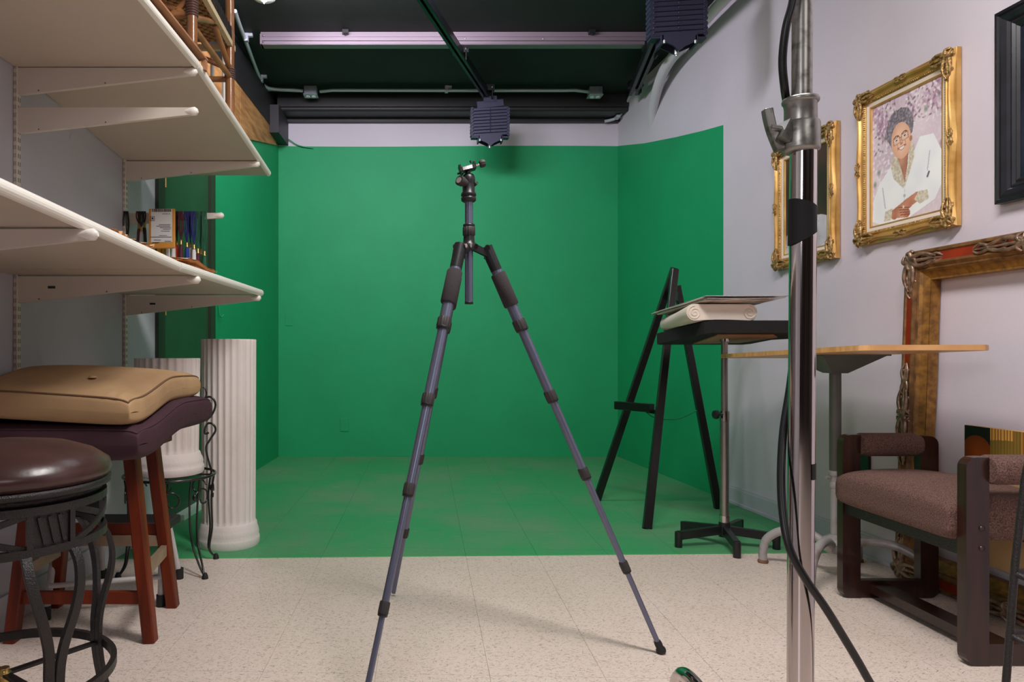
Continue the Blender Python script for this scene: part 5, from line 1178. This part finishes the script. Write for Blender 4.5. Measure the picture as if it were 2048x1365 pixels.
        m = math.hypot(ex/0.38, (ey+0.42-0.12*ex*ex*4)/0.10)
        if m < 1: c = (250, 244, 240) if m < 0.72 else (176, 84, 78)
        for sx in (-1, 1):
            if abs(ex-sx*(0.40-0.1*(ey+0.2)))<0.03 and -0.45 < ey < -0.1: c = mixc(c, (160, 104, 80), 0.6)
    if math.hypot((x-0.575)/0.02, (y-0.80)/0.03) < 1: c = (190, 132, 106)
    # hands
    if seg(x, y, 0.34, 0.07, 0.55, 0.15) < 0.055 or seg(x, y, 0.5, 0.14, 0.66, 0.19) < 0.05 or seg(x, y, 0.30, 0.08, 0.52, 0.05) < 0.045:
        c = mixc((228, 164, 136), (184, 118, 94), 0.5+0.8*nz(x, y, 10, 3))
        for k in range(4):
            if seg(x, y, 0.40+0.01*k, 0.13-0.028*k, 0.56, 0.10-0.022*k) < 0.005: c = (142, 86, 68)
        if math.hypot(x-0.47, y-0.125) < 0.014: c = (236, 222, 210)
    if inpoly(x, y, [(0.18, 0.02), (0.2, 0.12), (0.31, 0.14), (0.29, 0.02)]) or inpoly(x, y, [(0.62, 0.17), (0.68, 0.24), (0.8, 0.23), (0.82, 0.14), (0.70, 0.11)]):
        c = mixc((232, 222, 202), (206, 194, 174), 0.5+1.5*nz(x, y, 40, 6))
    return c
def portrait_dark(u, v):
    x, y = u, v*AS
    c = mixc((92, 66, 56), (52, 38, 36), 0.5+0.9*nz(x, y, 2.5, 4)-0.4*(x-0.6))
    if inpoly(x, y, [(0.0, 0.0), (0.02, 0.24), (0.22, 0.36), (0.4, 0.42), (0.66, 0.42), (0.86, 0.40), (1.0, 0.36), (1.0, 0.0)]):
        c = mixc((214, 208, 214), (182, 176, 186), 0.5+0.9*nz(x, y, 6, 2))
        if abs(nz(x, y, 9, 12)) < 0.012: c = (140, 132, 142)
    if math.hypot((x-0.50)/0.27, (y-0.72)/0.40) < 1: c = mixc((26, 30, 34), (44, 46, 50), 0.5+nz(x*3, y, 7, 3))
    if inpoly(x, y, [(0.40, 0.5), (0.58, 0.5), (0.62, 0.36), (0.5, 0.26), (0.38, 0.36)]): c = (176, 116, 90)
    d = math.hypot((x-0.46)/0.16, (y-0.72)/0.24)
    if d < 1:
        c = mixc((200, 146, 122), (162, 106, 86), max(0, d-0.4))
        ex, ey = (x-0.46)/0.16, (y-0.72)/0.24
        for sx in (-0.4, 0.4):
            q = math.hypot((ex-sx)/0.22, (ey-0.12)/0.07)
            if q < 1: c = (238, 230, 226) if q > 0.55 else (46, 32, 30)
            if abs(ey-0.30) < 0.03 and abs(ex-sx) < 0.28: c = (56, 38, 34)
        if math.hypot(ex/0.16, (ey+0.15)/0.06) < 1: c = (160, 104, 84)
        if math.hypot(ex/0.36, (ey+0.45)/0.09) < 1: c = (180, 70, 72)
    q = math.hypot((x-0.66)/0.035, (y-0.60)/0.06)
    if 0.7 < q < 1.1: c = (224, 214, 206)
    return c
gold_frame(2.995, 2.4945, 1.318, 1.956, 'large gilt-framed portrait of a smiling grey-haired woman in a white jacket', portrait_white)
gold_frame(3.592, 3.127, 1.288, 1.903, 'gilt-framed portrait of a dark-haired woman, half hidden behind the light stand', portrait_dark)
# black frame
O = wall_origin(2.335, 1.357, 0.004); W_, H_ = 0.55, 0.635
t = thing('black_framed_picture', 'black-framed dark picture at the upper right edge of the photo', 'framed picture', O+UW*0.27)
b = MB(); ring_frame(b, O, UW, VW, NW, W_, H_, [(0, 0), (0, 0.028), (0.012, 0.032), (0.016, 0.026), (0.026, 0.030), (0.04, 0.024), (0.046, 0.016), (0.052, 0.018), (0.06, 0.012), (0.066, 0.016), (0.074, 0.010), (0.074, 0)], 0.07, 0, 2); b.obj('moulding', M_blackframe, t)
b = MB(); a = [O+UW*0.07+VW*0.07, O+UW*(W_-0.07)+VW*0.07, O+UW*(W_-0.07)+VW*(H_-0.07), O+UW*0.07+VW*(H_-0.07)]; b.hexa(a+[p+NW*0.008 for p in a]); b.obj('picture', M_darkpic, t)
# big leaning ornate frame
xb = 1.94; yb_ = 2.725; xt = XR(2.7)-0.045; HF = 1.245
O = Vector((xb, yb_, 0.003)); V = Vector((xt-xb+0.012, -0.035, HF)).normalized(); N = V.cross(Vector((0.05, -1, 0))).normalized()
U = Vector((0.052, -1, 0)).normalized(); N = U.cross(V).normalized()
if N.x > 0: N = -N
W_, H_ = 1.0, HF; fw = 0.114
t = thing('ornate_empty_frame', 'large empty ornate frame with a red band leaning on the right wall', 'picture frame', O+U*0.5)
pr = [(0, -0.03), (0, 0.016), (0.005, 0.022), (0.013, 0.024), (0.017, 0.019), (0.049, 0.024), (0.052, 0.029), (0.059, 0.032), (0.066, 0.027), (0.071, 0.024), (0.076, 0.027), (0.081, 0.024), (0.088, 0.016), (0.108, 0.005), (fw, 0.006), (fw, -0.03)]
b = MB(); ring_frame(b, O, U, V, N, W_, H_, pr[:5], fw, 0, 4); ring_frame(b, O, U, V, N, W_, H_, pr[5:12], fw, 0, 4); b.obj('moulding', M_oldgold, t)
b = MB(); ring_frame(b, O, U, V, N, W_, H_, pr[4:6], fw, 0, 4); b.obj('red_band', M_red, t)
b = MB(); ring_frame(b, O, U, V, N, W_, H_, pr[11:]+[(0, -0.03)], fw, 0, 4); b.obj('inner_bevel', mat('worn_gold_bevel', srgb(158, 112, 50), 0.45, 0.3, c2=srgb(112, 76, 34), vscale=40), t)
k = 20
for (u, v, a) in ((0, 0, PI/4), (W_, 0, 3*PI/4), (W_, H_, -3*PI/4), (0, H_, -PI/4)):
    c = O+U*(u+math.copysign(0.038, W_/2-u))+V*(v+math.copysign(0.038, H_/2-v))+N*0.02
    b = MB(); leafwork(b, c, U, V, N, 0.068, [(a-PI/4, 1.7), (a+PI/4, 1.7), (a, 0.5), (a+PI, 0.55)], k); leafwork(b, c+U*math.copysign(0.09, W_/2-u)-N*0.004, U, V, N, 0.05, [(0, 1), (PI, 1)], k+50)
    leafwork(b, c+V*math.copysign(0.09, H_/2-v)-N*0.004, U, V, N, 0.05, [(PI/2, 1), (-PI/2, 1)], k+60); b.obj('corner_ornament', M_silver, t); k += 1
for (u, v, a) in ((W_*0.5, 0.035, 0), (W_*0.5, H_-0.035, 0), (0.035, H_/2, PI/2), (W_-0.035, H_/2, PI/2)):
    c = O+U*u+V*v+N*0.026; b = MB(); leafwork(b, c, U, V, N, 0.06, [(a, 1.9), (a+PI, 1.9), (a+PI/2, 0.5), (a-PI/2, 0.5)], k)
    d = (U if a == 0 else V)
    for s in (-1, 1): leafwork(b, c+d*s*0.13-N*0.002, U, V, N, 0.045, [(a, 1.5), (a+PI, 1.3)], k+70+s)
    b.obj('centre_ornament', M_silver, t); k += 1
# canvas inside the frame
def canvas_art(u, v):
    if v < 0.30: return mixc((196, 160, 118), (184, 148, 104), 0.5+nz(u*4, v, 6, 3)) if False else (196, 158, 116)
    x = u*0.56; y = (v-0.30)/0.70
    if x < 0.105:
        d = math.hypot((x-0.05)/0.062, (y-0.30)/0.46)
        return mixc((168, 78, 10), (120, 52, 8), d) if d < 1 or (y < 0.3 and x > 0.02) else (16, 14, 12)
    c = mixc((222, 168, 82), (150, 92, 36), 0 if math.sin(x*2*PI/0.0115) > -0.25 else 1)
    if 0.196 < x < 0.222 or (y < 0.48+0.25*math.sin(x*9) and x < 0.21): c = mixc((110, 92, 36), c, 0.25)
    d = math.hypot((x-0.33)/0.09, (y-0.15)/0.42)
    if d < 1.0: c = (20, 16, 14)
    if d < 0.72: c = (190, 92, 22)
    return c
cx_ = 1.945; Y0, Y1 = 2.41, 1.85
t = thing('leaning_artwork', 'boxed artwork with orange discs and yellow stripes above a tan panel, inside the ornate frame', 'artwork', (cx_, 2.15, 0.15))
b = MB(); b.box((cx_, Y1, 0.16), (cx_+0.02, Y0, 0.615)); b.obj('panel', mat('tan_panel', srgb(190, 150, 104), 0.7), t)
b = MB()
paint_panel(Vector((cx_-0.0015, Y0, 0.435)), Vector((0, -(Y0-Y1), 0)), Vector((0, 0, 0.18)), 260, 90, canvas_art, 'printed_band', t, 0.5)
b = MB(); c = Vector((XR(2.97)-0.0, 2.97, 0.39)); b.box((c.x-0.012, c.y-0.03, c.z-0.03), (c.x, c.y+0.03, c.z+0.045)); tag(b.obj('wall_socket', M_blk, bevel=0.002), 'small black wall socket behind the armchair', 'socket')
